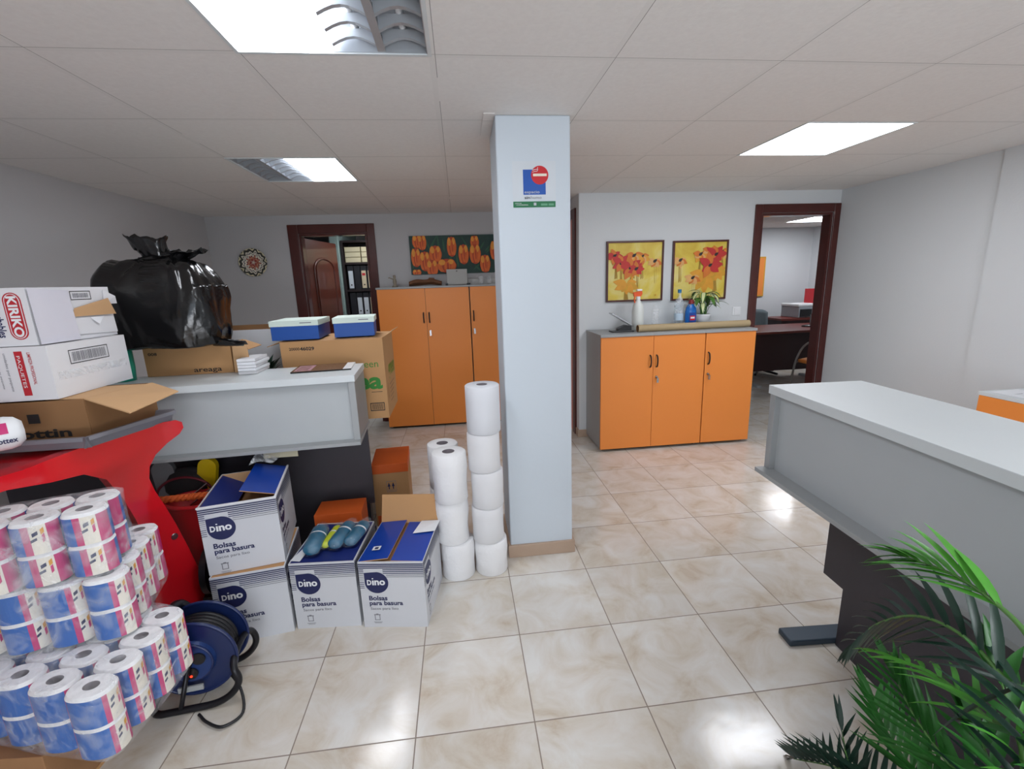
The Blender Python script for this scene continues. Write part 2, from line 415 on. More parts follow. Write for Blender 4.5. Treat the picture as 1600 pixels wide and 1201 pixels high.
# open leaf of door 1, swung into the archive, arched raised panel
leaf = MB(); LW, LH, LT = .70, 1.965, .038
leaf.box(0, LW, 0, LT, .005, LH, mahog_d)
for s_, y_ in ((-1, 0), (1, LT)):
    for (z0, z1, archd) in ((.95, 1.78, True), (.18, .80, False)):
        pts = [(.12, z0), (LW-.12, z0)]+([(LW-.12, z1-.12)]+[(LW/2+(LW/2-.12)*math.cos(R(a)), z1-.12+.12*math.sin(R(a))) for a in range(10, 171, 10)]+[(.12, z1-.12)] if archd else [(LW-.12, z1), (.12, z1)])
        ring = [V(a, y_+s_*.002, b_) for a, b_ in pts]
        leaf.tube(ring, .014, mahog_d, 8, closed=True)
        c_ = sum(ring, V(0, 0, 0))/len(ring)
        leaf.prism([c_+(p-c_)*.86 for p in ring], (0, s_*.008, 0), mahog_d)
a_ = R(58)
lo = leaf.build('door_leaf', d1, loc=(-1.538-cx1+.0, .105, 0), rz=R(79), bevel=.002)
hd = MB(); hd.cyl((LW-.06, 0, 1.02), (LW-.06, -.045, 1.02), .012, .012, steel); hd.tube([(LW-.06, -.045, 1.02), (LW-.17, -.05, 1.02)], .008, steel); hd.box(LW-.075, LW-.045, -.004, 0, .93, 1.07, steel)
hd.build('door_handle', lo)
d2, cx2 = door_frame(2, 2.735, 3.435, 1.985, YR, .065, .062, .075, .10)
# door 3: doorway in the side wall, seen edge-on
d3 = thing('door_3', None, None, (1.06, 4.6, 0)); d3['kind'] = 'structure'
MB().box(-.018, 0, -.46, -.38, 0, 2.07, mahog).build('door_casing', d3); MB().box(-.018, 0, .35, .395, 0, 2.07, mahog).build('door_casing', d3)
MB().box(-.018, 0, -.38, .35, 1.99, 2.07, mahog).build('door_lintel', d3)
MB().box(-.006, .03, -.38, .35, 0, 1.99, pinkwall).build('door_leaf', d3, label='salmon pink door leaf')

# ---- archive room behind door 1
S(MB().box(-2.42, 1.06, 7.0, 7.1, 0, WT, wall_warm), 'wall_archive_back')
S(MB().box(-1.50, -1.41, 5.9, 7.0, 0, CEIL, mat('pale_green_paint', '8fa39d', .8)), 'wall_archive_pier')
# ---- office behind door 2
opening_wall('wall_office_left', 'x', 2.45, .1, YR+.1, 8.0, 0, WT, [], wall)
S(MB().box(2.45, 6.3, 7.2, 7.3, 0, WT, wall), 'wall_office_back')
S(MB().box(6.2, 6.3, YR+.1, 7.8, 0, WT, wall), 'wall_office_right')
S(MB().box(3.5, 6.3, YR, YR+.1, 0, WT, wall), 'wall_office_near')
S(MB().box(5.80, 6.2, 6.85, 7.2, 0, CEIL, wall), 'wall_office_pier')

# ================================================================== CEILING LIGHTS
def ceiling_light(i, j, lit, label, sunk=.07, name='ceiling_light'):
    """recessed 60 x 60 fitting; lit = list of halves (0,1) that glow"""
    r = thing(name, label, 'light', (CX0+i*.6+.3, CY0+j*.6+.3, CEIL), 0, 'recessed square ceiling lights')
    mb = MB(); a, b_ = .3, .288
    for q in ((-a, a, -a, -b_), (-a, a, b_, a), (-a, -b_, -b_, b_), (b_, a, -b_, b_)): mb.box(*q, -.003, .012, greylite)
    mb.build('frame', r)
    mb = MB(); mb.box(-b_, b_, -b_, b_, sunk, sunk+.006, louvre_m)
    for q in ((-b_, -b_+.003, -b_, b_), (b_-.003, b_, -b_, b_), (-b_, b_, -b_, -b_+.003), (-b_, b_, b_-.003, b_)): mb.box(*q, .001, sunk, louvre_m)
    mb.build('housing', r)
    for h in (0, 1):
        x0 = -b_ if h == 0 else .004; x1 = -.004 if h == 0 else b_
        if h in lit:
            MB().box(x0, x1, -b_, b_, .001, .006, lamp_on).build('diffuser', r)
        else:
            mb = MB()
            for k in range(1, 3):
                xc = x0+(x1-x0)*(.5 if k == 1 else 1); 
                if k == 1: mb.prism([(xc-.012, -b_, .002), (xc+.012, -b_, .002), (xc+.003, -b_, .05), (xc-.003, -b_, .05)], (0, 2*b_, 0), louvre_m)
            for k in range(7):
                yc = -b_+(k+.5)*2*b_/7
                for q0, q1 in ((x0, (x0+x1)/2-.01), ((x0+x1)/2+.01, x1)):
                    n = 6; top = []
                    for u in range(n+1):
                        t = u/n; top.append((q0+(q1-q0)*t, yc, .002+.022*math.sin(math.pi*t)))
                    mb.prism([(p[0], p[1]-.008, p[2]) for p in top]+[(q1, yc-.008, .045), (q0, yc-.008, .045)], (0, .016, 0), louvre_m)
            mb.build('louvre', r)
            for xc in ((x0*.75+x1*.25), (x0*.25+x1*.75)):
                MB().cyl((xc, -b_+.01, .055), (xc, b_-.01, .055), .011, .011, white, 12).build('tube', r)
    return r
ceiling_light(-1, -1, (0,), 'square recessed ceiling light nearest the camera, left half lit and louvred right half dark')
ceiling_light(-2, 2, (1,), 'square recessed ceiling light far left above the boxes, only its right half lit')
ceiling_light(3, 1, (0, 1), 'fully lit square recessed ceiling light right of the column')
for i, j in FIX[3:]: ceiling_light(i, j, (0, 1), 'fully lit square ceiling light near the street window')
ceiling_light(-2, 6, (1,), 'unseen half lit ceiling light added to brighten the archive room beyond the left doorway')  # unseen fitting, added so the archive shelves are not dark
ceiling_light(8, 7, (0, 1), 'lit ceiling light in the office seen through the right doorway')

# ================================================================== SIGN ON COLUMN
def on_column(px, py): 
    p = at(px, py, y=COLY0); return p.x, p.z
F = frame((COLX0, COLY0, 0), (1, 0, 0), (0, 0, 1))
sg = thing('smoke_free_sign', 'smoke-free space sticker on the front of the column, blue square with red disc', 'sign', (0.37, COLY0, 1.78))
def FS(a, b_, l=0): return V(a-.37, -.0006-l, b_-1.78)
signblue = mat('sign_blue', '0f4fa8', .4); signred = mat('sign_red', 'c4141f', .4); signgreen = mat('sign_green', '0c6b3d', .4); signgrey = mat('sign_grey', 'b5bac0', .5)
X0, Z1 = .319, 1.949; X1, Z0 = .423, 1.842
MB().box(.270-.37, .470-.37, -.0006, 0, 1.815-1.78, 1.985-1.78, mat('sticker_backing', 'cdd3d9', .4)).build('backing', sg)
mb = MB().poly([FS(X0, Z0, .001), FS(X1, Z0, .001), FS(X1, Z1, .001), FS(X0, Z1, .001)], signblue)
mb.text('espacio', FS, X0+.005, Z0+.006, .012, signgrey, width=.07, lift=.0016, bold=.01)
mb.text('sin', FS, X0+.005, Z0-.018, .012, blackink, width=.025, lift=.0016, bold=.015)
mb.text('humo', FS, X0+.034, Z0-.018, .012, greyink, width=.05, lift=.0016)
mb.build('blue_square', sg, normals=False)
mb = MB().poly([FS(.396+.040*math.cos(R(t)), 1.925+.040*math.sin(R(t)), .002) for t in range(0, 360, 10)], signred)
mb.box(.365-.37, .428-.37, -.0045, -.004, 1.920-1.78, 1.931-1.78, mat('cigarette_cream', 'e6dccb', .5))
for k in range(2):
    pts = [(.362, 1.937+k*.008), (.374, 1.941+k*.008), (.384, 1.941+k*.008), (.388, 1.950+k*.008)]
    mb.tube([FS(a, b_, .003) for a, b_ in pts], .0013, white, 6)
mb.build('red_disc', sg, normals=False)
mb = MB().poly([FS(.271, 1.787, .001), FS(.468, 1.787, .001), FS(.468, 1.813, .001), FS(.271, 1.813, .001)], signgreen)
mb.text('JUNTA DE', FS, .279, 1.803, .004, white, width=.030, lift=.0016); mb.text('CONSEJERIA', FS, .285, 1.796, .004, white, width=.055, lift=.0016)
mb.box(.366-.37, .378-.37, -.003, -.002, 1.795-1.78, 1.807-1.78, signgrey)
for q in ((.40, .43), (.435, .46)): mb.box(q[0]-.37, q[1]-.37, -.003, -.002, 1.794-1.78, 1.803-1.78, mat('sign_light_green', '5f9a78', .5) if q[0] < .41 else MATS['sign_light_green'])
mb.build('green_band', sg, normals=False)

# wall switch
sw = thing('light_switch', 'white light switch plate on the wall beside the right doorway', 'switch', (2.56, YR, 1.125))
MB().box(-.04, .04, -.008, 0, -.04, .04, white).build('plate', sw, bevel=.002)
MB().box(-.026, .026, -.013, -.008, -.028, .028, white).build('rocker', sw, bevel=.001)

# ================================================================== PICTURES
def petal(cx, cz, ang, ln, wd, n=8):
    pts = []
    for i in range(n+1):
        t = i/n; w_ = wd*math.sin(math.pi*t**.75)*.5; pts.append((t*ln, w_))
    for i in range(n-1, 0, -1):
        t = i/n; w_ = wd*math.sin(math.pi*t**.75)*.5; pts.append((t*ln, -w_))
    c, s_ = math.cos(ang), math.sin(ang)
    return [(cx+a*c-b_*s_, cz+a*s_+b_*c) for a, b_ in pts]
pc = {k: mat('paint_'+k, v, .6, var=.18, scale=20) for k, v in dict(ochre='cf9a2c', red='bb2f2b', orange='cf742a', amber='d9992e', dark='2a211d', peach='d8a464', stem='a3802a', tdark='1e3f38', tulip='dd6a26', tulipd='b8431f', tulipy='e89a35', tgreen='2b5a40').items()}
def canvas_ground():
    m = bpy.data.materials.new('painted_yellow_ground'); m.use_nodes = True; nt = m.node_tree; N = nt.nodes; L = nt.links
    b = N['Principled BSDF']; b.inputs['Roughness'].default_value = .45; tc = N.new('ShaderNodeTexCoord')
    nz = N.new('ShaderNodeTexNoise'); nz.inputs['Scale'].default_value = 4; nz.inputs['Detail'].default_value = 5; nz.inputs['Distortion'].default_value = 1
    L.new(tc.outputs['Object'], nz.inputs['Vector']); cr = N.new('ShaderNodeValToRGB'); e = cr.color_ramp.elements
    e[0].position = .3; e[0].color = lin('c9a531'); e[1].position = .65; e[1].color = lin('ddd08a'); q = e.new(.5); q.color = lin('d9c24c')
    L.new(nz.outputs['Fac'], cr.inputs['Fac']); L.new(cr.outputs[0], b.inputs['Base Color']); return m
yground = canvas_ground()
def flower_painting(x0, x1, z0, z1, flowers, label, tilt=0):
    w_, h_ = x1-x0, z1-z0
    r = thing('flower_painting', label, 'painting', ((x0+x1)/2, YR, (z0+z1)/2), 0, 'pair of framed flower paintings')
    r.rotation_euler = (0, tilt, 0)
    fw = .016; mb = MB()
    for q in ((-w_/2, w_/2, -h_/2, -h_/2+fw), (-w_/2, w_/2, h_/2-fw, h_/2), (-w_/2, -w_/2+fw, -h_/2+fw, h_/2-fw), (w_/2-fw, w_/2, -h_/2+fw, h_/2-fw)):
        mb.box(q[0], q[1], -.025, 0, q[2], q[3], mahog)
    mb.build('picture_frame', r, bevel=.002)
    mb = MB().box(-w_/2+fw, w_/2-fw, -.014, 0, -h_/2+fw, h_/2-fw, yground); lay = [0]
    def put(pts, m):
        lay[0] += 1; y = -.0144-lay[0]*.00012
        W_, H_ = w_/2-fw-.001, h_/2-fw-.001
        mb.poly([(max(-W_, min(W_, (a-.5)*w_)), y, max(-H_, min(H_, (b_-.5)*h_))) for a, b_ in pts], m)
    rnd = random.Random(3)
    for fx, fz, fr_, kind in flowers:       # stems and washes first
        for k in range(2):
            a = fx+rnd.uniform(-.03, .03)
            put([(a, fz), (a+.007, fz), (a+.01+rnd.uniform(-.04, .04), fz-.35), (a+rnd.uniform(-.04, .04), fz-.38)], pc['stem'])
    for fx, fz, fr_, kind in flowers:
        cols = {'r': ('red', 'red', 'orange'), 'o': ('orange', 'amber', 'peach'), 'p': ('peach', 'orange', 'peach'), 'w': ('amber', 'ochre', 'amber')}[kind]
        n = 7
        for k in range(n):
            an = math.pi*(.05+ -1.1*k/(n-1)) if kind != 'r' else 2*math.pi*k/n+rnd.uniform(-.3, .3)
            put(petal(fx, fz, an, fr_*rnd.uniform(.8, 1.25), fr_*.62), pc[cols[k % 3]])
        put(petal(fx-.035, fz-.02, R(35), .09, .05), pc['dark']) if kind != 'w' else None
    put([(.86, .08), (.885, .08), (.885, .11), (.86, .11)], pc['ochre'])
    mb.build('canvas', r, normals=False)
    return r
flower_painting(1.303, 1.826, 1.252, 1.775, [(.45, .60, .2, 'w'), (.36, .30, .2, 'w'), (.85, .66, .13, 'p'), (.62, .74, .15, 'o'), (.48, .76, .16, 'o'), (.14, .76, .14, 'r'), (.26, .64, .17, 'r'), (.42, .56, .20, 'r'), (.52, .54, .14, 'r')],
                'framed flower painting on the left above the low orange cabinet, red blooms at its left')
flower_painting(1.912, 2.432, 1.243, 1.765, [(.60, .42, .26, 'w'), (.80, .50, .2, 'w'), (.38, .38, .14, 'p'), (.14, .68, .13, 'p'), (.50, .77, .16, 'o'), (.88, .80, .17, 'o'), (.66, .84, .13, 'o'), (.78, .76, .18, 'r'), (.68, .58, .22, 'r')],
                'framed flower painting on the right above the trailing plant, red blooms at upper right')
# tulip canvas (left wall)
tx0, tx1, tz0, tz1 = -.478, .56, 1.567, 1.952
r = thing('tulip_canvas', 'long unframed canvas of orange tulips above the tall cabinets', 'painting', ((tx0+tx1)/2, YB, tz0))
mb = MB().box(-(tx1-tx0)/2, (tx1-tx0)/2, -.02, 0, 0, tz1-tz0, pc['tdark'])
W_, H_ = tx1-tx0, tz1-tz0; lay = 0
rnd = random.Random(5)
def put(pts, m):
    global lay
    lay += 1; mb.poly([(max(-W_/2+.001, min(W_/2-.001, a-W_/2)), -.0202-lay*.0003, max(.001, min(H_-.001, b_))) for a, b_ in pts], m)
for k in range(26):
    lay = k % 5; a = rnd.uniform(0, W_); put(petal(a, rnd.uniform(0, H_*.6), R(rnd.uniform(40, 140)), rnd.uniform(.1, .25), .02), pc['tgreen'])
for tx, tz, tw, th in [(.08, .33, .10, .14), (.13, .32, .09, .16), (.43, .27, .10, .20), (.67, .31, .09, .13), (.06, .17, .10, .19), (.26, .20, .13, .17), (.15, .13, .11, .2), (.55, .19, .11, .2), (.67, .19, .12, .2), (.37, .08, .2, .14), (.22, .06, .12, .17), (.77, .09, .11, .18), (.06, .02, .09, .06), (.88, .22, .11, .2), (.97, .12, .1, .2)]:
    put([(tx+tw/2*math.cos(R(t))*(1 if math.sin(R(t)) < .3 else .8), tz+th/2*math.sin(R(t))) for t in range(0, 360, 15)], pc['tulipd'])
    for dx in (-.24, .22, -.02): put([(tx+tw*dx+tw*.24*math.cos(R(t)), tz+.003+th*.46*math.sin(R(t))) for t in range(0, 360, 20)], pc['tulip' if abs(dx) > .1 else 'tulipd'])
    put([(tx-tw*.24+tw*.17*math.cos(R(t)), tz+th*.24+th*.20*math.sin(R(t))) for t in range(0, 360, 20)], pc['tulipy'])
    put([(tx+tw*.20+tw*.15*math.cos(R(t)), tz+th*.27+th*.17*math.sin(R(t))) for t in range(0, 360, 20)], pc['tulipy'])
    put([(tx+tw*.02+tw*.16*math.cos(R(t)), tz-.01+th*.38*math.sin(R(t))) for t in range(0, 360, 20)], pc['tulip'])
    put([(tx+tw*.05+tw*.06*math.cos(R(t)), tz-.005+th*.26*math.sin(R(t))) for t in range(0, 360, 30)], pc['tulipd'])
mb.build('canvas', r, normals=False)

# decorative plate
def plate_mat():
    m = bpy.data.materials.new('painted_ceramic'); m.use_nodes = True; nt = m.node_tree; N = nt.nodes; L = nt.links
    b = N['Principled BSDF']; b.inputs['Roughness'].default_value = .3; tc = N.new('ShaderNodeTexCoord')
    sp = N.new('ShaderNodeSeparateXYZ'); L.new(tc.outputs['Object'], sp.inputs[0])
    def M(op, a, b_=None):
        n = N.new('ShaderNodeMath'); n.operation = op
        for i, q in enumerate((a, b_)):
            if q is None: continue
            if isinstance(q, (int, float)): n.inputs[i].default_value = q
            else: L.new(q, n.inputs[i])
        return n.outputs[0]
    x, z = sp.outputs[0], sp.outputs[2]
    rr = M('SQRT', M('ADD', M('MULTIPLY', x, x), M('MULTIPLY', z, z))); an = M('ARCTAN2', z, x)
    pet = M('ADD', M('MULTIPLY', M('SINE', M('MULTIPLY', an, 9)), .013), rr)
    pet2 = M('ADD', M('MULTIPLY', M('SINE', M('MULTIPLY', an, 14)), .02), rr)
    cr = N.new('ShaderNodeValToRGB'); cr.color_ramp.interpolation = 'CONSTANT'; e = cr.color_ramp.elements
    st = [(0, 'd8d2c0'), (.012/.15, '8f2b2b'), (.035/.15, 'c98b6b'), (.05/.15, '7a3038'), (.062/.15, 'ddd6c4'), (.082/.15, '4b4f5e'), (.09/.15, 'ddd6c4'), (.103/.15, '3a3b34'), (.125/.15, 'd8cfae'), (.14/.15, '6a6d4e')]
    e[0].position, e[0].color = 0, lin(st[0][1]); e[1].position, e[1].color = st[1][0], lin(st[1][1])
    for p, c in st[2:]: q = e.new(p); q.color = lin(c)
    mixr = M('ADD', M('MULTIPLY', pet, .55), M('MULTIPLY', pet2, .45))
    L.new(M('DIVIDE', mixr, .15), cr.inputs['Fac']); L.new(cr.outputs[0], b.inputs['Base Color']); return m
mb = MB(); pm = plate_mat()
mb.lathe([(0, .012), (.07, .012), (.10, .018), (.132, .030), (.136, .028), (.10, .010), (.07, 0), (0, 0)], pm, 40, M=Matrix.Rotation(R(90), 4, 'X'))
mb.build('decorative_plate', loc=(-2.022, YB, 1.735), label='round patterned ceramic plate hung on the far wall left of the doorway', cat='plate')

# ================================================================== ORANGE CABINETS
def handle_mb(x, z, y=0):
    mb = MB(); pts = [(x, y, z-.05), (x, y-.018, z-.042), (x, y-.026, z-.02), (x, y-.028, z), (x, y-.026, z+.02), (x, y-.018, z+.042), (x, y, z+.05)]
    return mb.tube(smoothpts(pts, 4), .006, blackmetal, 8)
def cabinet(name, label, x0, w_, y0, d_, h_, doors, group, hz, z0=.03):
    """doors: list of (x, width, handle side, has_lock)"""
    r = thing(name, label, 'cabinet', (x0, y0, 0), 0, group)
    mb = MB(); mb.box(0, w_, .02, d_, z0, h_-.02, greylam); mb.box(.03, w_-.03, .05, d_-.02, 0, z0, blackplastic)
    mb.build('body', r)
    for dx, dw, side, lock in doors:
        d = MB().box(dx+.0015, dx+dw-.0015, 0, .019, z0-.005, h_-.022, orange).build('door', r, bevel=.001)
        hx = dx+dw-.028 if side > 0 else dx+.028
        handle_mb(hx, hz).build('handle', d)
        if lock:
            m2 = MB(); lx = dx+.03; lz = hz-.135
            m2.cyl((lx, 0, lz), (lx, -.012, lz), .011, .010, steel, 16); m2.box(lx-.0015, lx+.0015, -.035, -.012, lz-.006, lz+.006, steel)
            m2.box(lx-.008, lx+.01, -.032, -.028, lz-.045, lz-.005, steel)
            m2.build('lock', d, label='steel lock with a key hanging in it')
    return r
cabinet('storage_cabinet', 'low orange double-door cabinet with grey side, left of the pair under the paintings', 1.128, .90, 3.61, .44, 1.01, [(0, .45, 1, 0), (.45, .45, -1, 1)], 'low orange cabinets by the right doorway', .775)
cabinet('storage_cabinet', 'low orange single-door cabinet beside the right doorway', 2.033, .445, 3.61, .44, 1.01, [(0, .445, -1, 1)], 'low orange cabinets by the right doorway', .775)
MB().box(1.122, 2.482, 3.60, 4.04, .990, 1.012, greylam).build('cabinet_worktop', bevel=.002, label='grey top running across the two low orange cabinets', cat='worktop')
cabinet('storage_cabinet', 'tall orange double-door cabinet below the tulip canvas', -.80, .90, 4.68, .31, 1.45, [(0, .465, 1, 0), (.465, .435, -1, 1)], 'tall orange cabinets by the far wall', 1.14)
cabinet('storage_cabinet', 'tall orange single-door cabinet partly hidden behind the column', .108, .445, 4.68, .31, 1.45, [(0, .445, -1, 1)], 'tall orange cabinets by the far wall', 1.14)
MB().box(-.805, .556, 4.67, 4.99, 1.428, 1.447, greylam).build('cabinet_worktop', bevel=.002, label='grey top across the tall orange cabinets', cat='worktop')

# things on the tall cabinets (top z = 1.447)
ZT = 1.447
fg = thing('figurine', 'small cream figurine with raised arm at the left end of the tall cabinets', 'figurine', (-.635, 4.82, ZT)); fm = mat('figurine_resin', '8d8474', .6, var=.2)
MB().lathe([(0, 0), (.03, 0), (.03, .012), (.014, .02), (.02, .05), (.016, .075), (.009, .085), (.015, .1), (.011, .118), (0, .12)], fm, 14).tube([(0, 0, .075), (-.03, 0, .085), (-.05, 0, .095), (-.06, 0, .09)], .006, fm, 6).build('figure', fg)
mb = MB(); dwm = mat('driftwood', '6b4328', .7, var=.3, scale=20)
mb.tube(smoothpts([(-.15, 0, .03), (-.08, -.01, .05), (0, .01, .045), (.08, 0, .05), (.15, .01, .03)], 5), .02, dwm, 8, radii=None)
mb.tube(smoothpts([(-.16, .03, .025), (-.05, .04, .03), (.06, .03, .035), (.17, .02, .025)], 5), .022, dwm, 8)
mb.tube([(.03, 0, .05), (.05, 0, .075), (.1, 0, .07)], .009, dwm, 6)
mb.build('driftwood', loc=(-.34, 4.82, ZT), label='brown piece of driftwood lying on the tall cabinets', cat='driftwood')
fp = thing('desk_display', 'flat grey display panel leaning upright in front of the tulip canvas', 'display', (-.01, 4.83, ZT))
MB().box(-.105, .105, -.006, .006, .005, .16, mat('display_grey', 'a6a49f', .35)).build('panel', fp, bevel=.004)
MB().box(-.12, -.095, -.02, .03, 0, .02, blackplastic).build('foot', fp); MB().box(.095, .13, -.02, .03, 0, .018, blackplastic).build('foot', fp)
MB().cyl((0, -.0065, .14), (0, -.008, .14), .006, .006, blackplastic, 10).build('mark', fp)
for k, xx in enumerate((.235, .315)):
    MB().lathe([(.0, 0), (.02, 0), (.028, .03), (.032, .085), (.030, .085), (.026, .032), (0, .006)], glassy, 20).build('glass_cup', loc=(xx, 4.84, ZT), label='small clear glass %s on the tall cabinets by the column' % ('on the left of two' if k == 0 else 'on the right of two'), cat='glass', group='two small glasses by the column')
MB().box(.10, .55, 4.90, 4.975, ZT, ZT+.06, mat('pale_box', 'b9bab8', .6)).build('flat_carton', label='low pale box behind the small glasses on the tall cabinets', cat='box', bevel=.003)

# things on the low cabinets (top z = 1.012)
ZL = 1.012
st = thing('card_reader_stand', 'black desk stand with a tilted silver slat at the left end of the low cabinets', 'stand', (1.365, 3.78, ZL))
MB().box(-.10, .09, -.05, .05, 0, .012, blackplastic).build('base', st, bevel=.003)
MB().prism([(-.045, -.035, .012), (.07, -.035, .012), (.07, -.035, .05), (.02, -.035, .058), (-.045, -.035, .03)], (0, .06, 0), blackplastic).build('holder', st, bevel=.004)
MB().prism([(-.10, -.03, .155), (.085, -.03, .045), (.09, -.03, .052), (-.094, -.03, .162)], (0, .09, 0), steel).build('slat', st)
sb = thing('spray_bottle', 'translucent white spray bottle with an orange and white trigger head', 'bottle', (1.525, 3.84, ZL))
milky = film('milky_plastic', .75, base=(.85, .87, .85), rough=.3)
MB().lathe([(0, 0), (.046, 0), (.05, .01), (.05, .17), (.04, .22), (.018, .255), (.016, .27), (0, .27)], mat('milky_white_plastic', 'd9dcd8', .35), 24).build('bottle', sb)
mb = MB(); om = mat('orange_plastic', 'e0561e', .35)
mb.cyl((0, 0, .265), (0, 0, .29), .019, .017, white, 16); mb.prism([(-.045, -.012, .325), (-.04, -.012, .29), (.02, -.012, .29), (.032, -.012, .31), (.028, -.012, .335)], (0, .024, 0), om)
mb.box(-.015, .03, -.013, .013, .335, .35, white); mb.build('sprayer', sb, bevel=.003)
MB().tube([(-.03, 0, .29), (-.035, 0, .26), (-.028, 0, .235)], .006, om, 8).build('trigger', sb)
MB().lathe([(0, 0), (.033, 0), (.036, .01), (.030, .10), (.034, .17), (.020, .2), (.014, .21)], glassy, 24).build('clear_bottle', loc=(1.70, 3.88, ZL), label='small clear empty plastic bottle between the spray bottle and the water bottle', cat='bottle')
wb = thing('water_bottle', 'clear water bottle with a blue cap beside the blue detergent', 'bottle', (1.905, 3.86, ZL))
pr_ = [(0, 0), (.038, 0), (.04, .01)]
for k in range(8): pr_ += [(.040, .02+k*.02), (.037, .03+k*.02)]
pr_ += [(.04, .19), (.036, .23), (.018, .27), (.014, .29), (.014, .31)]
MB().lathe(pr_, film('pet_bottle', .28, tint=(.93, .97, 1)), 28).build('bottle', wb)
MB().cyl((0, 0, .305), (0, 0, .335), .016, .016, mat('blue_cap', '1c6d9e', .4), 18).build('cap', wb)
MB().cyl((0, 0, .07), (0, 0, .13), .0405, .0405, mat('pale_blue_label', 'b7cbdc', .5), 28, caps=False).build('label', wb)
db = thing('detergent_bottle', 'bright blue detergent bottle with a dark red cap', 'bottle', (2.0, 3.83, ZL))
bl = mat('blue_liquid_plastic', '1463b5', .25); 
MB().lathe([(0, 0), (.046, 0), (.05, .01), (.05, .14), (.044, .175), (.022, .205), (.02, .215)], bl, 28, sy=.7).build('bottle', db)
MB().cyl((0, 0, .21), (0, 0, .245), .024, .02, mat('dark_red_cap', '7d1a20', .4), 18).build('cap', db)
mb = MB(); Fl = frame((-.028, -.0355, .03), (1, 0, 0), (0, 0, 1)); mb.box(-.03, .03, -.0355, -.034, .03, .135, mat('label_blue', '0f3f94', .4)); mb.box(-.022, .022, -.037, -.0355, .07, .11, signred); mb.box(-.018, .018, -.038, -.037, .085, .1, white); mb.build('label', db)
pp = thing('potted_plant', 'striped trailing houseplant in a small white pot on the low cabinets', 'plant', (2.13, 3.88, ZL))
MB().lathe([(0, 0), (.05, 0), (.07, .10), (.075, .115), (.068, .115), (.062, .10), (0, .09)], white, 28).build('pot', pp)
stripe = mat('cream_green_leaf_stripe', 'c9cf9a', .4, var=.1); lg = mat('houseplant_leaf', '47732c', .4, var=.3, scale=20)
rnd = random.Random(11); 
def blade(mb, base, dirv, ln, wd, droop, m, mid=None, fold=.25, n=6):
    """one leaf: a bent, folded strip with pointed ends"""
    d = Vector(dirv).normalized(); side = d.cross(V(0, 0, 1)); side = side.normalized() if side.length > 1e-3 else V(1, 0, 0)
    p = Vector(base); cur = d.copy(); L_, M_, R_ = [], [], []
    for i in range(n+1):
        t = i/n; w_ = wd*.5*math.sin(math.pi*(.06+.94*t)**.7) if i < n else 0
        up = side.cross(cur).normalized()
        L_.append(p-side*w_+up*w_*fold); M_.append(p.copy()); R_.append(p+side*w_+up*w_*fold)
        p = p+cur*(ln/n); cur = (cur+V(0, 0, -droop/n)).normalized()
    vs = L_+M_+R_; k = n+1
    mb.add(vs, [(i, i+1, k+i+1, k+i) for i in range(n)]+[(k+i, k+i+1, 2*k+i+1, 2*k+i) for i in range(n)], m, True)
    if mid:
        up = side.cross(d).normalized()*.0012
        mb.add([q*.62+c_*.38+up for q, c_ in zip(L_, M_)]+[q*.62+c_*.38+up for q, c_ in zip(R_, M_)], [(i, i+1, k+i+1, k+i) for i in range(n)], mid, True)
for k in range(26):
    mb = MB(); a = k*2.4; el = rnd.uniform(.35, 1.5)
    b0 = V(rnd.uniform(-.03, .03), rnd.uniform(-.03, .03), .10)
    top = b0+V(math.cos(a)*.05, math.sin(a)*.04-.01, rnd.uniform(.08, .20))
    mb.tube([b0, (b0+top)/2+V(0, 0, .02), top], .0025, stemm, 5)
    blade(mb, top, (math.cos(a), math.sin(a)-.2, rnd.uniform(-.3, .7)), rnd.uniform(.11, .16), rnd.uniform(.035, .048), rnd.uniform(1.2, 2.6), lg, stripe if k % 3 else None)
    mb.build('leaf', pp, normals=False)
tbm = mat('kraft_tube', 'ab9672', .7, var=.05)
mb = MB(); p0, p1 = V(1.47, 3.70, ZL+.030), V(2.475, 3.72, ZL+.030)
mb.cyl(p0, p1, .030, .030, tbm, 28, caps=False); mb.cyl(p0, p1, .026, .026, kraft_dk, 28, caps=False)
for p in (p0, p1):
    vs = [p+V(0, math.cos(2*math.pi*i/28)*rr, math.sin(2*math.pi*i/28)*rr) for rr in (.030, .026) for i in range(28)]
    mb.add(vs, [(i, (i+1) % 28, 28+(i+1) % 28, 28+i) for i in range(28)], kraft_dk)
mb.build('cardboard_tube', label='long beige cardboard tube lying along the front of the low cabinets', cat='tube')

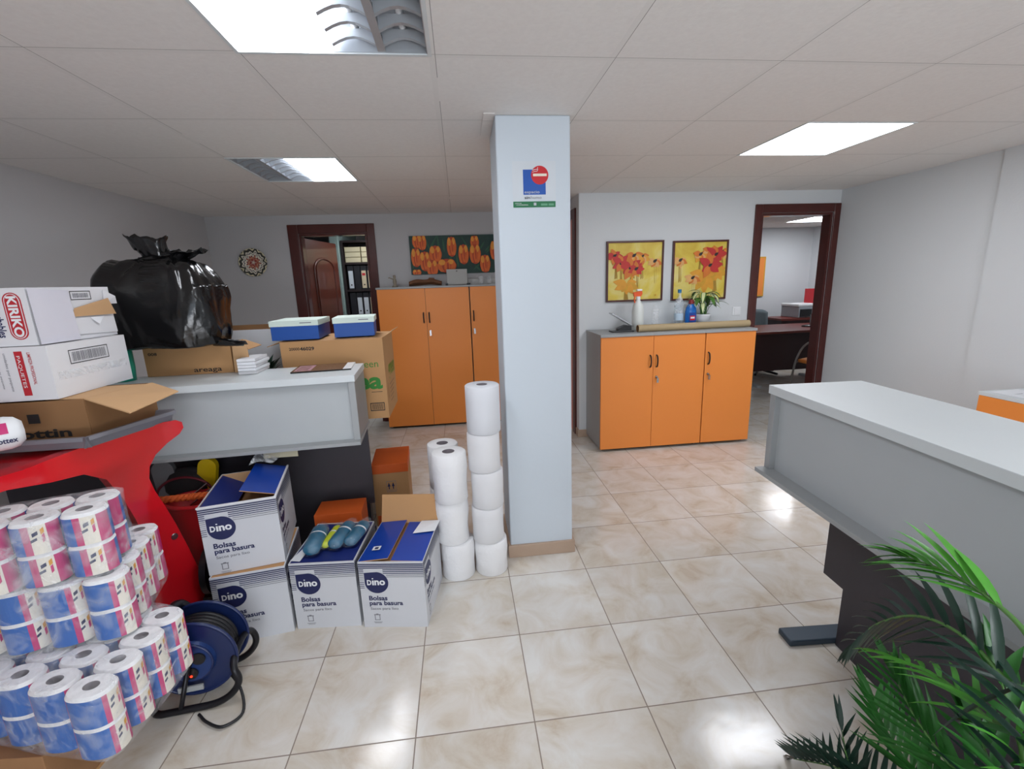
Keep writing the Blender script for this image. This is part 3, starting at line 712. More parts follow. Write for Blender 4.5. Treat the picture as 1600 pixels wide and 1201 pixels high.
# ================================================================== RECEPTION COUNTERS
def counter(label, loc, rz, L_, front_sign_left_end=True):
    """local frame: x along the counter 0..L_, y = 0 customer face, +y towards the staff side"""
    r = thing('reception_counter', label, 'counter', loc, rz, 'grey reception counters')
    MB().box(0, L_, 0, .355, 1.018, 1.05, greylite).build('countertop', r, bevel=.0015)
    MB().box(-.012+.012, L_, -.028, .345, .712, .728, greylam).build('tray', r, bevel=.001)
    MB().box(.033, L_-.033, .028, .046, .728, 1.018, greypanel).build('front_panel', r)
    for a in (.004, L_-.034): MB().box(a, a+.030, .006, .345, .728, 1.018, greylam).build('end_panel', r, bevel=.001)
    MB().box(.03, L_-.03, .30, 1.0, .700, .7118, darkpanel).build('desk_top', r)
    # modesty panel, stepped at the end
    e = .0
    pts = [(e+.115, 0), (L_-.115, 0), (L_-.115, .25), (L_-.01, .25), (L_-.01, .712), (e+.01, .712), (e+.01, .25), (e+.115, .25)]
    MB().prism([(a, .295, b_) for a, b_ in pts], (0, .02, 0), darkpanel).build('modesty_panel', r)
    for a in (.035, L_-.035-.078):
        m2 = MB(); m2.box(a, a+.078, .11, .45, 0, .026, bluegrey_metal)
        m2.build('foot', r, bevel=.006, seg=3)
        MB().box(a+.012, a+.066, .36, .43, .026, .70, bluegrey_metal).build('leg', r)
    return r
# right counter: far end at (1.127, 1.535), runs towards the camera; customer side faces -x
dv = V(-.0605, -.9982, 0); ang = math.atan2(dv.y, dv.x)
counter('long grey counter on the right behind the palm, bare pale top', (1.124, 1.538, 0), ang, 2.2)
# left counter: near right corner (-.514, 2.185), runs left; customer side faces the camera
aL = R(4.2); LL = 1.75
counter('grey counter at left covered with boxes and a bin bag', (-.513-LL*math.cos(aL), 2.190-LL*math.sin(aL), 0), aL, LL)

# ================================================================== LOW ORANGE CABINET AT FAR RIGHT
lc = thing('low_cabinet', 'orange-fronted low cabinet at the right edge against the wall', 'cabinet', (3.12, 2.375, 0))
MB().box(.02, .345, -1.3, 0, .02, .69, greylam).build('body', lc)
MB().box(0, .35, -1.31, .005, .69, .71, greylite).build('top', lc)
for k in range(3): MB().box(0, .019, -.43*(k+1)+.002, -.43*k-.002, .02, .688, orange).build('door', lc)
mb = MB()
for k in range(4):
    a = R([4, -9, 14, -3][k]); Mx = Matrix.Translation(V(.15, -.17-.10*k, .711+.0012*k)) @ Matrix.Rotation(a, 4, 'Z'); mb.box(-.105, .105, -.148, .148, 0, .001, paper, Mx)
    for q in range(5): mb.box(-.07, .05-.01*q, -.1+q*.04, -.094+q*.04, .001, .0013, greyink, Mx)
mb.build('paper_sheets', loc=(3.12, 2.375, 0), label='loose white sheets spread on the low cabinet at the right edge', cat='papers')
mb = MB(); pts = []
for k in range(60): t = k*.42; pts.append((.045*math.cos(t)+.012*math.sin(t*.37), .05*math.sin(t), .008+.0009*k+.004*math.sin(t*1.7)))
mb.tube(pts, .005, rubber, 7); mb.build('coiled_cable', loc=(3.27, 2.19, .716), label='coiled black cable on the papers at the right edge', cat='cable')

# ================================================================== OFFICE THROUGH THE RIGHT DOORWAY
od = thing('office_desk', 'dark cherry desk in the office beyond the right doorway', 'desk', (2.95, 5.33, 0))
MB().box(0, 2.2, 0, .80, .715, .745, deskwood).build('desk_top', od, bevel=.003)
MB().box(.05, 2.15, .12, .14, .22, .715, deskdark).build('modesty_panel', od)
for a in (.85, 1.9): MB().box(a, a+.06, .10, .70, 0, .03, greylam).box(a+.01, a+.05, .35, .42, .03, .715, greylam).build('leg', od)
cr_ = thing('credenza', 'cherry side unit behind the office desk carrying the printer', 'cabinet', (5.30, 6.55, 0))
MB().box(-.40, .46, 0, .45, 0, .745, deskdark).build('body', cr_); MB().box(-.42, .47, -.02, .47, .745, .775, deskwood).build('top', cr_)
pn = thing('printer', 'grey and white printer on the side unit in the office', 'printer', (5.47, 6.78, .775))
MB().box(-.28, .3, -.2, .2, 0, .17, mat('printer_grey', '9aa0a6', .5)).build('body', pn, bevel=.01)
MB().box(-.29, .31, -.2, .2, .17, .21, white).build('scanner_lid', pn, bevel=.008)
MB().box(-.26, -.08, -.22, -.2, .02, .13, blackplastic).build('paper_slot', pn)
MB().box(-.1, .28, -.12, .12, 0, .22, mat('red_binder_card', 'b3202a', .5)).build('red_file_box', loc=(5.62, 6.79, .985), label='red box file standing on the office printer', cat='box')
oc = thing('office_chair', 'grey high-backed chair behind the office desk', 'chair', (4.40, 6.50, 0))
MB().grid(lambda u, v: V((u-.5)*.46, .06*math.cos((u-.5)*2.6)-.03+.04*v, .48+.46*v-.05*(abs(u-.5)*2)**4*v), 12, 8, chairgrey).build('backrest', oc, solid=.05)
MB().box(-.23, .23, -.46, 0, .42, .48, chairgrey).build('seat', oc, bevel=.02)
MB().cyl((0, -.22, .06), (0, -.22, .42), .03, .03, blackplastic).build('column', oc)
mb = MB()
for k in range(5): a = R(72*k+10); mb.tube([(0, -.22, .07), (.27*math.cos(a), -.22+.27*math.sin(a), .03)], .018, blackplastic, 8)
mb.build('star_base', oc)
vc = thing('visitor_chair', 'steel-framed visitor chair with an orange seat in front of the office desk', 'chair', (3.86, 4.95, 0))
mb = MB()
for yy in (0, .0):
    pass
fr = [(0, -.02, 0), (.03, -.02, .30), (.06, -.02, .46), (.13, -.02, .60), (.24, -.02, .66), (.40, -.02, .655), (.55, -.02, .62)]
grm = mat('grey_tube_steel', '84817c', .4, metal=.3)
MB().tube(smoothpts(fr, 6), .012, grm, 8).build('arm_frame', vc); MB().tube(smoothpts([(a, -.42, c) for a, b_, c in fr], 6), .012, grm, 8).build('arm_frame', vc)
MB().tube([(.055, -.02, .43), (.5, -.02, .40)], .009, grm, 8).tube([(.055, -.42, .43), (.5, -.42, .40)], .009, grm, 8).tube([(.5, -.02, .40), (.52, -.02, 0)], .012, grm, 8).tube([(.5, -.42, .40), (.52, -.42, 0)], .012, grm, 8).build('leg_frame', vc)
MB().grid(lambda u, v: V(.06+.42*u, -.05-.34*v, .445+.03*math.sin(u*3)-.015*u), 8, 6, orange).build('seat', vc, solid=.035)
MB().box(.46, .50, -.39, -.05, .50, .82, orange).build('backrest', vc, bevel=.015)
MB().box(-.16, .3, 0, .02, 1.17, 1.80, pc['ochre']).box(-.14, .28, -.002, 0, 1.19, 1.78, orange).build('office_picture', loc=(4.69, 7.175, -.07), label='orange and yellow picture on the office wall, seen at the left of the right doorway', cat='picture')
mn = thing('monitor', 'black monitor foot with silver neck on the office desk', 'monitor', (4.70, 5.70, .745))
MB().lathe([(0, 0), (.13, 0), (.125, .015), (.03, .025), (0, .025)], blackplastic, 24, sy=.7).build('base', mn)
MB().box(-.02, .02, -.015, .015, .02, .16, steel).build('neck', mn)
MB().box(.06, .5, -.03, 0, .14, .42, blackplastic).box(-.02, .06, -.03, 0, .14, .17, blackplastic).build('screen', mn, bevel=.004)

# ================================================================== ARCHIVE SHELVES THROUGH THE LEFT DOORWAY
sh = thing('archive_shelf', 'dark bookcase of files seen through the left doorway', 'shelf', (-1.04, 5.98, 0))
shm = mat('dark_shelf_wood', '1f1214', .5); shx0, shx1 = -.36, .55
mb = MB(); mb.box(shx0, shx0+.03, 0, .32, 0, 2.02, shm); mb.box(shx1-.03, shx1, 0, .32, 0, 2.02, shm); mb.box(shx0, shx1, .3, .32, 0, 2.02, shm); mb.build('carcass', sh)
for zz in (.06, .44, .76, 1.09, 1.41, 1.735, 1.995): MB().box(shx0+.03, shx1-.03, 0, .30, zz, zz+.025, shm).build('shelf_board', sh)
bxm = mat('archive_box_card', 'b5a988', .7, var=.06)
for c_ in range(4):
    for rr in range(3):
        MB().box(0, .185, 0, .25, 0, .058, bxm).box(.004, .181, -.002, 0, .005, .053, mat('archive_label', 'c7bd9c', .7) if 'archive_label' not in MATS else MATS['archive_label']).build('archive_box', loc=(-1.04+shx0+.04+c_*.195, 6.0, 1.761+rr*.062), label='pale archive box on the top shelf beyond the left doorway', cat='box', group='archive boxes on the top shelf')
bind = [mat('binder_spine_white', 'c9d0d6', .5), mat('binder_spine_cream', 'c9bb9c', .5), mat('binder_black', '1d1e24', .5), MATS['white_card']]
def binder(x, z, h_, ci, shelfname):
    b_ = MB().box(0, .07, 0, .27, 0, h_, bind[2]); b_.box(.008, .062, -.002, 0, .015, h_-.06, bind[ci]); b_.cyl((.035, -.002, .055), (.035, -.004, .055), .009, .009, blackink, 10)
    if ci == 1: b_.box(.016, .054, -.004, -.002, h_-.12, h_-.09, redink)
    b_.build('lever_arch_file', loc=(x, 6.0, z), label='lever arch file standing on the %s shelf beyond the left doorway' % shelfname, cat='binder', group='lever arch files on the %s shelf' % shelfname)
for k, ci in enumerate((0, 2, 1, 1, 0, 0, 2, 1, 0, 2)): binder(-1.04+shx0+.05+.078*k, 1.436, .285, ci, 'middle')
for k, ci in enumerate((2, 0, 0, 1, 1, 3, 1, 0, 2, 1)): binder(-1.04+shx0+.05+.078*k, 1.116, .28, ci, 'lower')
exec_carton = None

# ================================================================== CARTONS
def walls(mb, w_, d_, h_, t, m_out, m_in, floor_=True):
    """open-topped carton: outer skin one colour, inside another; origin front-left-bottom"""
    for (a, b_, c, d) in ((0, w_, 0, t), (0, w_, d_-t, d_), (0, t, t, d_-t), (w_-t, w_, t, d_-t)): mb.box(a, b_, c, d, 0, h_, m_out)
    e = .0006
    mb.poly([(t, t+e, .01), (w_-t, t+e, .01), (w_-t, t+e, h_), (t, t+e, h_)], m_in); mb.poly([(t, d_-t-e, .01), (w_-t, d_-t-e, .01), (w_-t, d_-t-e, h_), (t, d_-t-e, h_)], m_in)
    mb.poly([(t+e, t, .01), (t+e, d_-t, .01), (t+e, d_-t, h_), (t+e, t, h_)], m_in); mb.poly([(w_-t-e, t, .01), (w_-t-e, d_-t, .01), (w_-t-e, d_-t, h_), (w_-t-e, t, h_)], m_in)
    mb.box(t, w_-t, t, d_-t, 0, .006, m_in)
    return mb
def flap(parent, p, q, u, ln, m_out, m_in, name='flap', t=.0035, taper=.01, label=None):
    """flap hinged on p-q, reaching ln along direction u"""
    p, q, u = Vector(p), Vector(q), Vector(u).normalized(); e = (q-p).normalized(); n = e.cross(u).normalized()
    a = [p, q, q+u*ln-e*taper, p+u*ln+e*taper]
    mb = MB(); mb.add(a, [(0, 1, 2, 3)], m_out); mb.add([x+n*t for x in a], [(0, 1, 2, 3)], m_in)
    b_ = a+[x+n*t for x in a]
    mb.add(b_, [(i, (i+1) % 4, 4+(i+1) % 4, 4+i) for i in range(4)], kraft)
    return mb.build(name, parent, normals=False, label=label)
DW, DD, DH = .28, .335, .318
def dino_print(mb, F, w_, wide=True, top=DH):
    n = 10; k = 1 if wide else 1.0
    for i in range(n):       # stripes thinning downwards
        th = .0052-.0004*i; z = top-.008-i*.0088
        if i < 6: segs = [(0, w_)] if i < 3 else [(0, .022), (.105, w_)]
        else: segs = [(0, .02)]+([(.118, w_)] if i < 8 else [])
        for a, b_ in segs: mb.poly([F(a, z-th, .0010), F(b_, z-th, .0010), F(b_, z, .0010), F(a, z, .0010)], navy if i < 6 else greyink)
    for i in range(10, 14): 
        z = top-.008-i*.0088; mb.poly([F(0, z-.003, .0004), F(.02, z-.003, .0004), F(.02, z, .0004), F(0, z, .0004)], navy)
    cx_, cz_, rr = .074, top-.098, .051
    pts = [(cx_-rr, cz_+rr*.92)]+[(cx_+rr*math.cos(R(a)), cz_+rr*math.sin(R(a))) for a in range(84, -181, -12)]
    mb.poly([F(a, b_, .0015) for a, b_ in pts], navy)
    x_, z_ = cx_-.041, cz_-.010
    mb.text('D', F, x_, z_, .0235, white, width=.019, lift=0.0022, bold=.035)
    mb.text('ıno', F, x_+.0222, z_, .031, white, width=.056, lift=0.0022, bold=.035)
    mb.poly([F(x_+.0227+a, z_+.0275+b_, 0.0022) for a, b_ in ((0, 0), (.006, 0), (.006, .005), (0, .005))], white)
    mb.text('Bolsas', F, .034, top-.184, .0215, navy, width=.080, bold=.03)
    mb.text('para basura', F, .034, top-.208, .0205, navy, width=.146, bold=.03)
    mb.text('Sacos para lixo', F, .036, top-.231, .012, greyink if wide else navy, width=.122, bold=.012)
    for a, b_, c, d in ((.048, .076, top-.258, top-.254), (.05, .053, top-.280, top-.258), (.071, .074, top-.280, top-.258), (.05, .074, top-.283, top-.280), (.057, .067, top-.254, top-.251), (.044, .082, top-.293, top-.291), (.048, .078, top-.298, top-.296)):
        mb.poly([F(a, c, .0006), F(b_, c, .0006), F(b_, d, .0006), F(a, d, .0006)], greyink)
def dino(label, loc, rz, w_=DW, d_=DD, h_=DH):
    r = thing('bin_liner_carton', label, 'box', loc, rz, 'white and navy bin liner cartons')
    mb = MB(); walls(mb, w_, d_, h_, .005, boxgrey, kraft_in)
    dino_print(mb, frame((0, 0, 0), (1, 0, 0), (0, 0, 1)), w_, True, h_)
    dino_print(mb, frame((w_, 0, 0), (0, 1, 0), (0, 0, 1)), d_, False, h_)
    n = 10
    for i in range(n):
        z = h_-.008-i*.0088; th = .0052-.0004*i
        mb.poly([(-.0004, 0, z-th), (-.0004, d_, z-th), (-.0004, d_, z), (-.0004, 0, z)], navy)
    mb.build('body', r, normals=False)
    return r
# 3: right, closed by two long flaps, brown flap standing at the back
b3 = dino('white and navy bin liner carton nearest the paper rolls, brown back flap standing up', (-.493, 1.795, 0), R(-8.6))
# blue top flaps
flap(b3, (.002, .004, DH), (.002, DD-.004, DH), (.99, 0, .10), .128, blueink, kraft, taper=.004, label='blue left top flap, slightly raised')
o_ = flap(b3, (DW-.002, DD-.004, DH), (DW-.002, .004, DH), (-1, 0, .012), .137, blueink, kraft, taper=.004, label='blue right top flap')
MB().box(.002, DW-.002, .004, DD-.004, DH-.006, DH-.004, kraft_dk).build('inner_flap', b3)
flap(b3, (.0, DD, DH), (DW, DD, DH), (0, .22, 1), .135, kraft, kraft, taper=.006, label='plain brown back flap')
MB().add([(.185, .215, DH+.006), (.285, .235, DH+.007), (.293, DD-.01, DH+.012), (.20, DD-.005, DH+.006)], [(0, 1, 2, 3)], paper).build('white_label', b3, solid=.0008)
mb = MB(); q = lambda a, b_: (a, b_, DH+.0045+a*.101+.0022)
mb.poly([q(.04, .07), q(.075, .07), q(.075, .10), q(.04, .10)], white); mb.poly([(x, y, z+.0006) for x, y, z in (q(.05, .076), q(.066, .076), q(.066, .092), q(.05, .092))], navy); mb.build('printed_mark', b3, normals=False)
# 2: middle, closed, bin liner rolls on top
b2 = dino('white and navy bin liner carton in the middle with blue liner packs on top', (-.785, 1.828, 0), R(-4.5), w_=.277)
flap(b2, (.002, .004, DH), (.002, DD-.004, DH), (1, 0, -.035), .137, blueink_dk, kraft, taper=.002)
flap(b2, (.275, DD-.004, DH), (.275, .004, DH), (-1, 0, -.03), .137, blueink_dk, kraft, taper=.002)
MB().add([(.0, .02, DH+.003), (.045, .01, DH+.004), (.05, .11, DH+.004), (.02, .11, DH+.004)], [(0, 1, 2, 3)], paper).build('white_label', b2, solid=.0008)
# liner packs
def liner_pack(label, loc, rz, m, ln=.17, r_=.036, flat=.75, kind='bin_liner_pack'):
    r = thing(kind, label, 'pack', loc, rz, 'packs of rolled bin liners on the middle carton')
    prof = [(0, -ln/2), (r_*.7, -ln/2), (r_*.95, -ln/2+.01), (r_, -ln*.2), (r_*.98, ln*.2), (r_*.93, ln/2-.012), (r_*.7, ln/2), (0, ln/2)]
    Mx = Matrix.Translation(V(0, 0, r_*flat+.002)) @ Matrix.Rotation(R(90), 4, 'X')
    mb = MB(); mb.lathe(prof, m, 22, M=Mx, sy=flat)
    mb.build('liner_roll', r)
    mb = MB(); mb.lathe([(r_*1.02, -.028), (r_*1.03, -.018)], white, 22, M=Mx, sy=flat); mb.build('paper_band', r)
    rnd = random.Random(int(abs(loc[0])*1000)); k = 18; fs = []
    prof2 = [(.004, -ln/2-.055), (r_*.55, -ln/2-.04), (r_*.9, -ln/2-.006), (r_*1.06, -ln/2+.015), (r_*1.08, 0), (r_*1.06, ln/2-.012), (r_*.85, ln/2+.006), (r_*.35, ln/2+.03)]
    mb = MB(); base = len(mb.v); vs = []
    for rr, z in prof2:
        for i in range(k): t = 2*math.pi*i/k; q_ = rr*rnd.uniform(.94, 1.06); vs.append(V(q_*math.cos(t), q_*flat*math.sin(t), z))
    mb.add([Mx @ p for p in vs], [(i*k+j, i*k+(j+1) % k, (i+1)*k+(j+1) % k, (i+1)*k+j) for i in range(len(prof2)-1) for j in range(k)], clearwrap, True)
    mb.build('clear_wrapper', r)
    return r
def on2(x, y): 
    a = R(-4.5); return (-.785+x*math.cos(a)-y*math.sin(a), 1.828+x*math.sin(a)+y*math.cos(a), DH+.006)
liner_pack('teal bin liner pack lying leftmost on the middle carton', on2(.075, .125), R(2), teal, .185, .038)
liner_pack('slim yellow bin liner pack between the two teal packs on the middle carton', on2(.128, .17), R(-7), lime, .16, .021)
liner_pack('teal bin liner pack just right of the yellow pack on the middle carton', on2(.178, .165), R(-10), teal, .18, .034)
liner_pack('teal bin liner pack lying rightmost on the middle carton', on2(.243, .175), R(-13), teal, .165, .032)
# 1 + 0: the stacked pair at left
b1 = dino('white and navy bin liner carton at the bottom of the stack behind the cable reel', (-1.075, 1.775, 0), R(8.8), w_=.283, h_=.318)
MB().box(.004, .279, .004, DD-.004, .312, .3165, kraft).build('top_flap', b1)
b0 = dino('open white and navy bin liner carton on top of the left stack', (-1.082, 1.795, .3185), R(11.5), w_=.285, d_=.36, h_=.300)
flap(b0, (.0, .004, .300), (.0, .356, .300), (.72, 0, -.42), .12, blueink_dk, boxgrey, taper=.004, label='dark blue flap folded inwards')
flap(b0, (.285, .35, .300), (.285, .03, .300), (-.93, .22, .16), .15, blueink, blueink, taper=.0, label='bright blue flap raised over the opening')
MB().box(.01, .275, .01, .35, .20, .205, kraft_dk).build('contents', b0)
MB().box(-.002, .287, -.002, .006, .296, .302, whitecard).box(.279, .287, 0, .36, .296, .304, whitecard).build('rim', b0)
tp = MB().grid(lambda u, v: V(.13+.10*u+.03*v, .30+.04*v+.01*math.sin(u*5), .345+.03*v+.012*math.sin(3*u+2*v)), 8, 4, tape); tp.build('loose_tape', b0)

# orange cartons behind
def plain_carton(name, label, loc, rz, w_, d_, h_, m, group=None, top=None, band=None):
    r = thing(name, label, 'box', loc, rz, group)
    mb = MB(); mb.box(0, w_, 0, d_, 0, h_, m)
    if top: mb.box(-.002, w_+.002, -.002, d_+.002, h_-band, h_+.002, top)
    mb.build('body', r, bevel=.0015)
    return r
oc1 = plain_carton('orange_topped_carton', 'kraft carton with an orange top and two upward arrows, standing beside the left counter', (-.585, 2.668, 0), R(4), .212, .30, .40, kraft, 'orange cartons by the left counter', orangecard, .055)
mb = MB(); Fa = frame((0, -.0005, 0), (1, 0, 0), (0, 0, 1)); 
def rect(mb, F, a, b_, c, d, m, l=.0006): mb.poly([F(a, c, l), F(b_, c, l), F(b_, d, l), F(a, d, l)], m)
for q in ((.078, .135, .222, .225), (.078, .135, .290, .293), (.078, .080, .222, .293), (.133, .135, .222, .293), (.085, .128, .232, .235)): rect(mb, Fa, *q, greyink)
for xx in (.093, .118):
    mb.poly([Fa(xx-.009, .258, .0008), Fa(xx+.009, .258, .0008), Fa(xx, .284, .0008)], navy); rect(mb, Fa, xx-.003, xx+.003, .24, .26, navy)
mb.build('arrow_print', oc1, normals=False)
MB().box(.01, .21, -.003, 0, .0, .07, orangecard).build('orange_base_band', oc1)
plain_carton('orange_carton', 'low orange carton behind the middle bin liner carton', (-.800, 2.235, 0), R(2), .235, .16, .325, orangecard, 'orange cartons by the left counter')
# big kraft carton on the desk and the two blue boxes
bg = thing('large_kraft_carton', 'big kraft carton printed in green with 46029, standing behind the left counter', 'box', (-.985, 2.605, .7135), R(0.6))
mb = MB(); mb.box(0, .545, 0, .40, 0, .462, kraft)
Fb = frame((0, -.0004, 0), (1, 0, 0), (0, 0, 1))
mb.text('20000', Fb, .045, .415, .015, blackink, width=.055, bold=.02); mb.text('46029', Fb, .102, .413, .018, blackink, width=.075, bold=.03)
mb.text('green', Fb, .385, .30, .040, greenink, width=.125, bold=.0)
mb.text('gea', Fb, .300, .178, .092, greenink, width=.225, bold=.035)
rect(mb, Fb, .46, .52, .155, .158, blackink); 
for q in ((.445, .525, .045, .050), (.445, .525, .088, .093), (.445, .449, .045, .093), (.521, .525, .045, .093)): rect(mb, Fb, *q, blackink)
for k in range(12): rect(mb, Fb, .456+k*.0052, .4585+k*.0052, .053, .085, blackink)
Fc = frame((.5454, 0, 0), (0, 1, 0), (0, 0, 1))
mb.text('green', Fc, .12, .22, .10, mat('olive_ink', '6f8a2e', .6), width=.24, bold=.02)
for k in range(5): rect(mb, Fc, .12, .32-.02*k, .17-.025*k, .173-.025*k, blackink)
rect(mb, Fc, .06, .066, .10, .19, blackink)
mb.build('body', bg, normals=False)
flap(bg, (.545, .40, .462), (.545, .0, .462), (.75, 0, .42), .0+.05, kraft, kraft_in, taper=.01)
flap(bg, (.0, .0, .462), (.0, .40, .462), (-1, 0, -.35), .075, kraft_dk, kraft_in, taper=.01)
for nm, (bx, by, w_, d_, rz, h_), lb in (('a', (-1.035, 2.625, .255, .30, 3, .098), 'blue box with a mint white lid, left of the two on the big kraft carton'), ('b', (-.712, 2.665, .225, .27, 7, .10), 'blue box with a mint white lid, right of the two on the big kraft carton')):
    q = thing('lidded_box', lb, 'box', (bx, by, 1.1765+.006), R(rz), 'blue boxes with mint lids')
    MB().box(.004, w_-.004, .004, d_-.004, 0, h_, mat('royal_blue_card', '0a4a9c', .5) if 'royal_blue_card' not in MATS else MATS['royal_blue_card']).build('base', q, bevel=.002)
    m2 = MB().box(0, w_, 0, d_, h_-.022, h_+.008, mat('mint_white_card', 'd5e3da', .6) if 'mint_white_card' not in MATS else MATS['mint_white_card'])
    m2.box(w_*.62, w_*.86, -.0006, 0, h_-.008, h_-.003, greyink); m2.build('lid', q, bevel=.003)
# magazine
mg = thing('magazine', 'glossy magazine with a brown cover lying on the left counter top', 'magazine', (-.845, 2.315, 1.0505), R(6))
mb = MB().box(0, .285, 0, .205, 0, .006, white); mb.box(0, .285, 0, .205, .006, .0068, mat('magazine_cover', '5b4034', .25, var=.5, scale=18)); mb.box(.01, .09, .02, .18, .0068, .0071, mat('magazine_pink', 'b58a9c', .3, var=.4, scale=40)); mb.box(.245, .285, 0, .205, .0068, .0072, white)
mb.box(.0, .285, -.001, 0, 0, .0068, blackink)
for k in range(4): mb.box(.02, .075, .04+k*.034, .052+k*.034, .0071, .0074, MATS['magazine_cover'])
mb.build('cover', mg)
# small open carton under the bin bag
ac = thing('printed_kraft_carton', 'open kraft carton printed in black carrying the black bin bag', 'box', (-1.565, 2.43, 1.0515), R(2.5), None)
aw, ad, ah = .40, .20, .145
mb = MB(); walls(mb, aw, ad, ah, .004, kraft, kraft_in)
Fd = frame((0, -.0004, 0), (1, 0, 0), (0, 0, 1)); mb.text('areaga', Fd, .215, .012, .024, blackink, width=.13, bold=.01); mb.text('008', Fd, .02, .105, .014, blackink, width=.04, bold=.02)
mb.build('body', ac, normals=False)
flap(ac, (aw, 0, ah), (aw, ad, ah), (.85, .1, -.35), .085, kraft, kraft_in, taper=.012)
flap(ac, (aw+.01, -.01, 0.0), (aw+.01, .12, .0), (.0, .1, 1), .155, kraft_in, kraft_in, taper=.0)
flap(ac, (aw+.01, -.012, .0), (aw+.09, -.012, .0), (.0, .0, 1), .15, kraft_in, kraft_in, taper=.006)
# frame and papers behind it
pf = thing('leaning_board', 'brown-edged board with white paper leaning behind the bin bag', 'board', (-1.47, 2.84, .7125), R(2))
Mx = Matrix.Rotation(R(-8), 4, 'X'); MB().box(0, .44, 0, .012, 0, .55, kraft_dk, Mx).build('board', pf); MB().box(.01, .40, -.003, 0, .0, .52, paper, Mx).build('white_sheet', pf)
mb = MB()
for k in range(5): mb.box(0, .085, 0, .17, k*.0155+.0006, k*.0155+.014, MATS['white_paper'] if k % 2 else whitecard, Matrix.Rotation(R(random.uniform(-4, 4)), 4, 'Z'))
mb.build('paper_stack', loc=(-1.105, 2.36, 1.0515), rz=R(3), label='stack of white paper beside the kraft flap on the left counter', cat='papers')
MB().box(0, .012, 0, .2, 0, .13, whitecard).box(.014, .022, 0, .2, 0, .125, blackink).build('upright_folder', loc=(-.915, 2.30+.07, 1.0515), label='upright folder between the paper stack and the big carton', cat='folder') if False else None
ap = thing('leafy_plant', 'dark green leafy plant showing between the paper stack and the big carton', 'plant', (-1.13, 2.68, .7125))
MB().lathe([(0, 0), (.05, 0), (.07, .12), (.062, .12), (0, .11)], greylam, 20).build('pot', ap)
rnd = random.Random(4)
for k in range(16):
    mb = MB(); a = k*2.4; mb.tube([(0, 0, .11), (.02*math.cos(a), .02*math.sin(a), .22)], .003, stemm, 5); blade(mb, (.02*math.cos(a), .02*math.sin(a), .22), (math.cos(a), math.sin(a), 1.9+rnd.random()), rnd.uniform(.15, .22), .045, rnd.uniform(.6, 1.6), leafd); mb.build('leaf', ap, normals=False)
MB().lathe([(0, 0), (.045, 0), (.05, .06), (.05, .14), (.03, .17), (0, .17)], tealgreen, 20).build('teal_bottle', loc=(-1.625, 2.36, 1.0515), label='teal green plastic bottle squeezed beside the white boxes', cat='bottle')

# ---- black bin bag
def bag_mesh():
    bm = bmesh.new(); bmesh.ops.create_icosphere(bm, subdivisions=6, radius=1)
    for v in bm.verts:
        p = v.co.copy(); x, y, z = p
        e = .46
        x = math.copysign(abs(x)**e, x)*.235; y = math.copysign(abs(y)**e, y)*.16; z = math.copysign(abs(z)**.52, z)*.225
        t = (z+.225)/.45
        x *= 1.0-.10*max(0, t-.6)/.4 - .06*(1-t); x += -.01*t
        if z < -.16: z = -.16-(abs(z)-.16)*.15
        # gathered top
        rr = math.hypot(x/.235, y/.16)
        if t > .8 and rr < .5: z += .05*(1-rr/.5)**1.2
        # folds running to the gather
        an = math.atan2(y, x)
        f = .010*math.sin(an*17+3*noise.noise(V(an*2, t*3, 0)))*max(0, t-.35)
        n1 = noise.noise(V(x*7, y*7, z*5))*.030; n2 = noise.ridged_multi_fractal(V(x*9+4, y*9, z*4), .9, 2.1, 4, 1, 2)*.007
        d = V(x, y, z).normalized(); v.co = V(x, y, z)+d*(n1+f+n2)
        # left shoulder lobe
        if v.co.x < -.16 and v.co.z > .02: v.co.z += .01; v.co.x -= .035*min(1, (v.co.z-.02)/.1)
        if v.co.x > .15 and v.co.z > .12: v.co.z -= (v.co.x-.15)*.5
        if v.co.z < -.170: v.co.z = -.170
    me = bpy.data.meshes.new('bin_bag'); bm.to_mesh(me); bm.free()
    for p in me.polygons: p.use_smooth = True
    me.materials.append(black_bag); return me
bgt = thing('bin_bag', 'full black bin bag with a gathered top on the kraft carton', 'bag', (-1.385, 2.44, 1.197+.175), R(3))
bo = bpy.data.objects.new('sack', bag_mesh()); C.objects.link(bo); bo.parent = bgt; 
def crumple(u0, seed, sx, sy, h_):
    def fn(u, v):
        a = u*2*math.pi; rr = (.034+.034*v**1.1)*(1+.35*noise.noise(V(math.cos(a)*2, math.sin(a)*2, seed+v*2)))
        return V(u0+sx*v+rr*math.cos(a)*1.3, sy*v+rr*math.sin(a)*.7, h_*v+.03*noise.noise(V(math.cos(a)*2.5+seed, math.sin(a)*2.5, v*3)))
    return fn
MB().grid(crumple(0, 3, -.03, 0, .12), 40, 12, black_bag).build('gathered_top', bgt, loc=(-.035, 0, .222), solid=.002)
MB().grid(crumple(0, 8, .10, 0, .055), 40, 12, black_bag).build('gathered_top', bgt, loc=(.0, 0, .228), solid=.002)
MB().grid(lambda u, v: V(.17+.16*u, -.10-.03*math.sin(u*2)+.06*v, -.155-.01*u+.020*math.sin(v*7+u*4)*(1-.5*u)), 14, 10, black_bag).build('bag_tail', bgt, solid=.002)

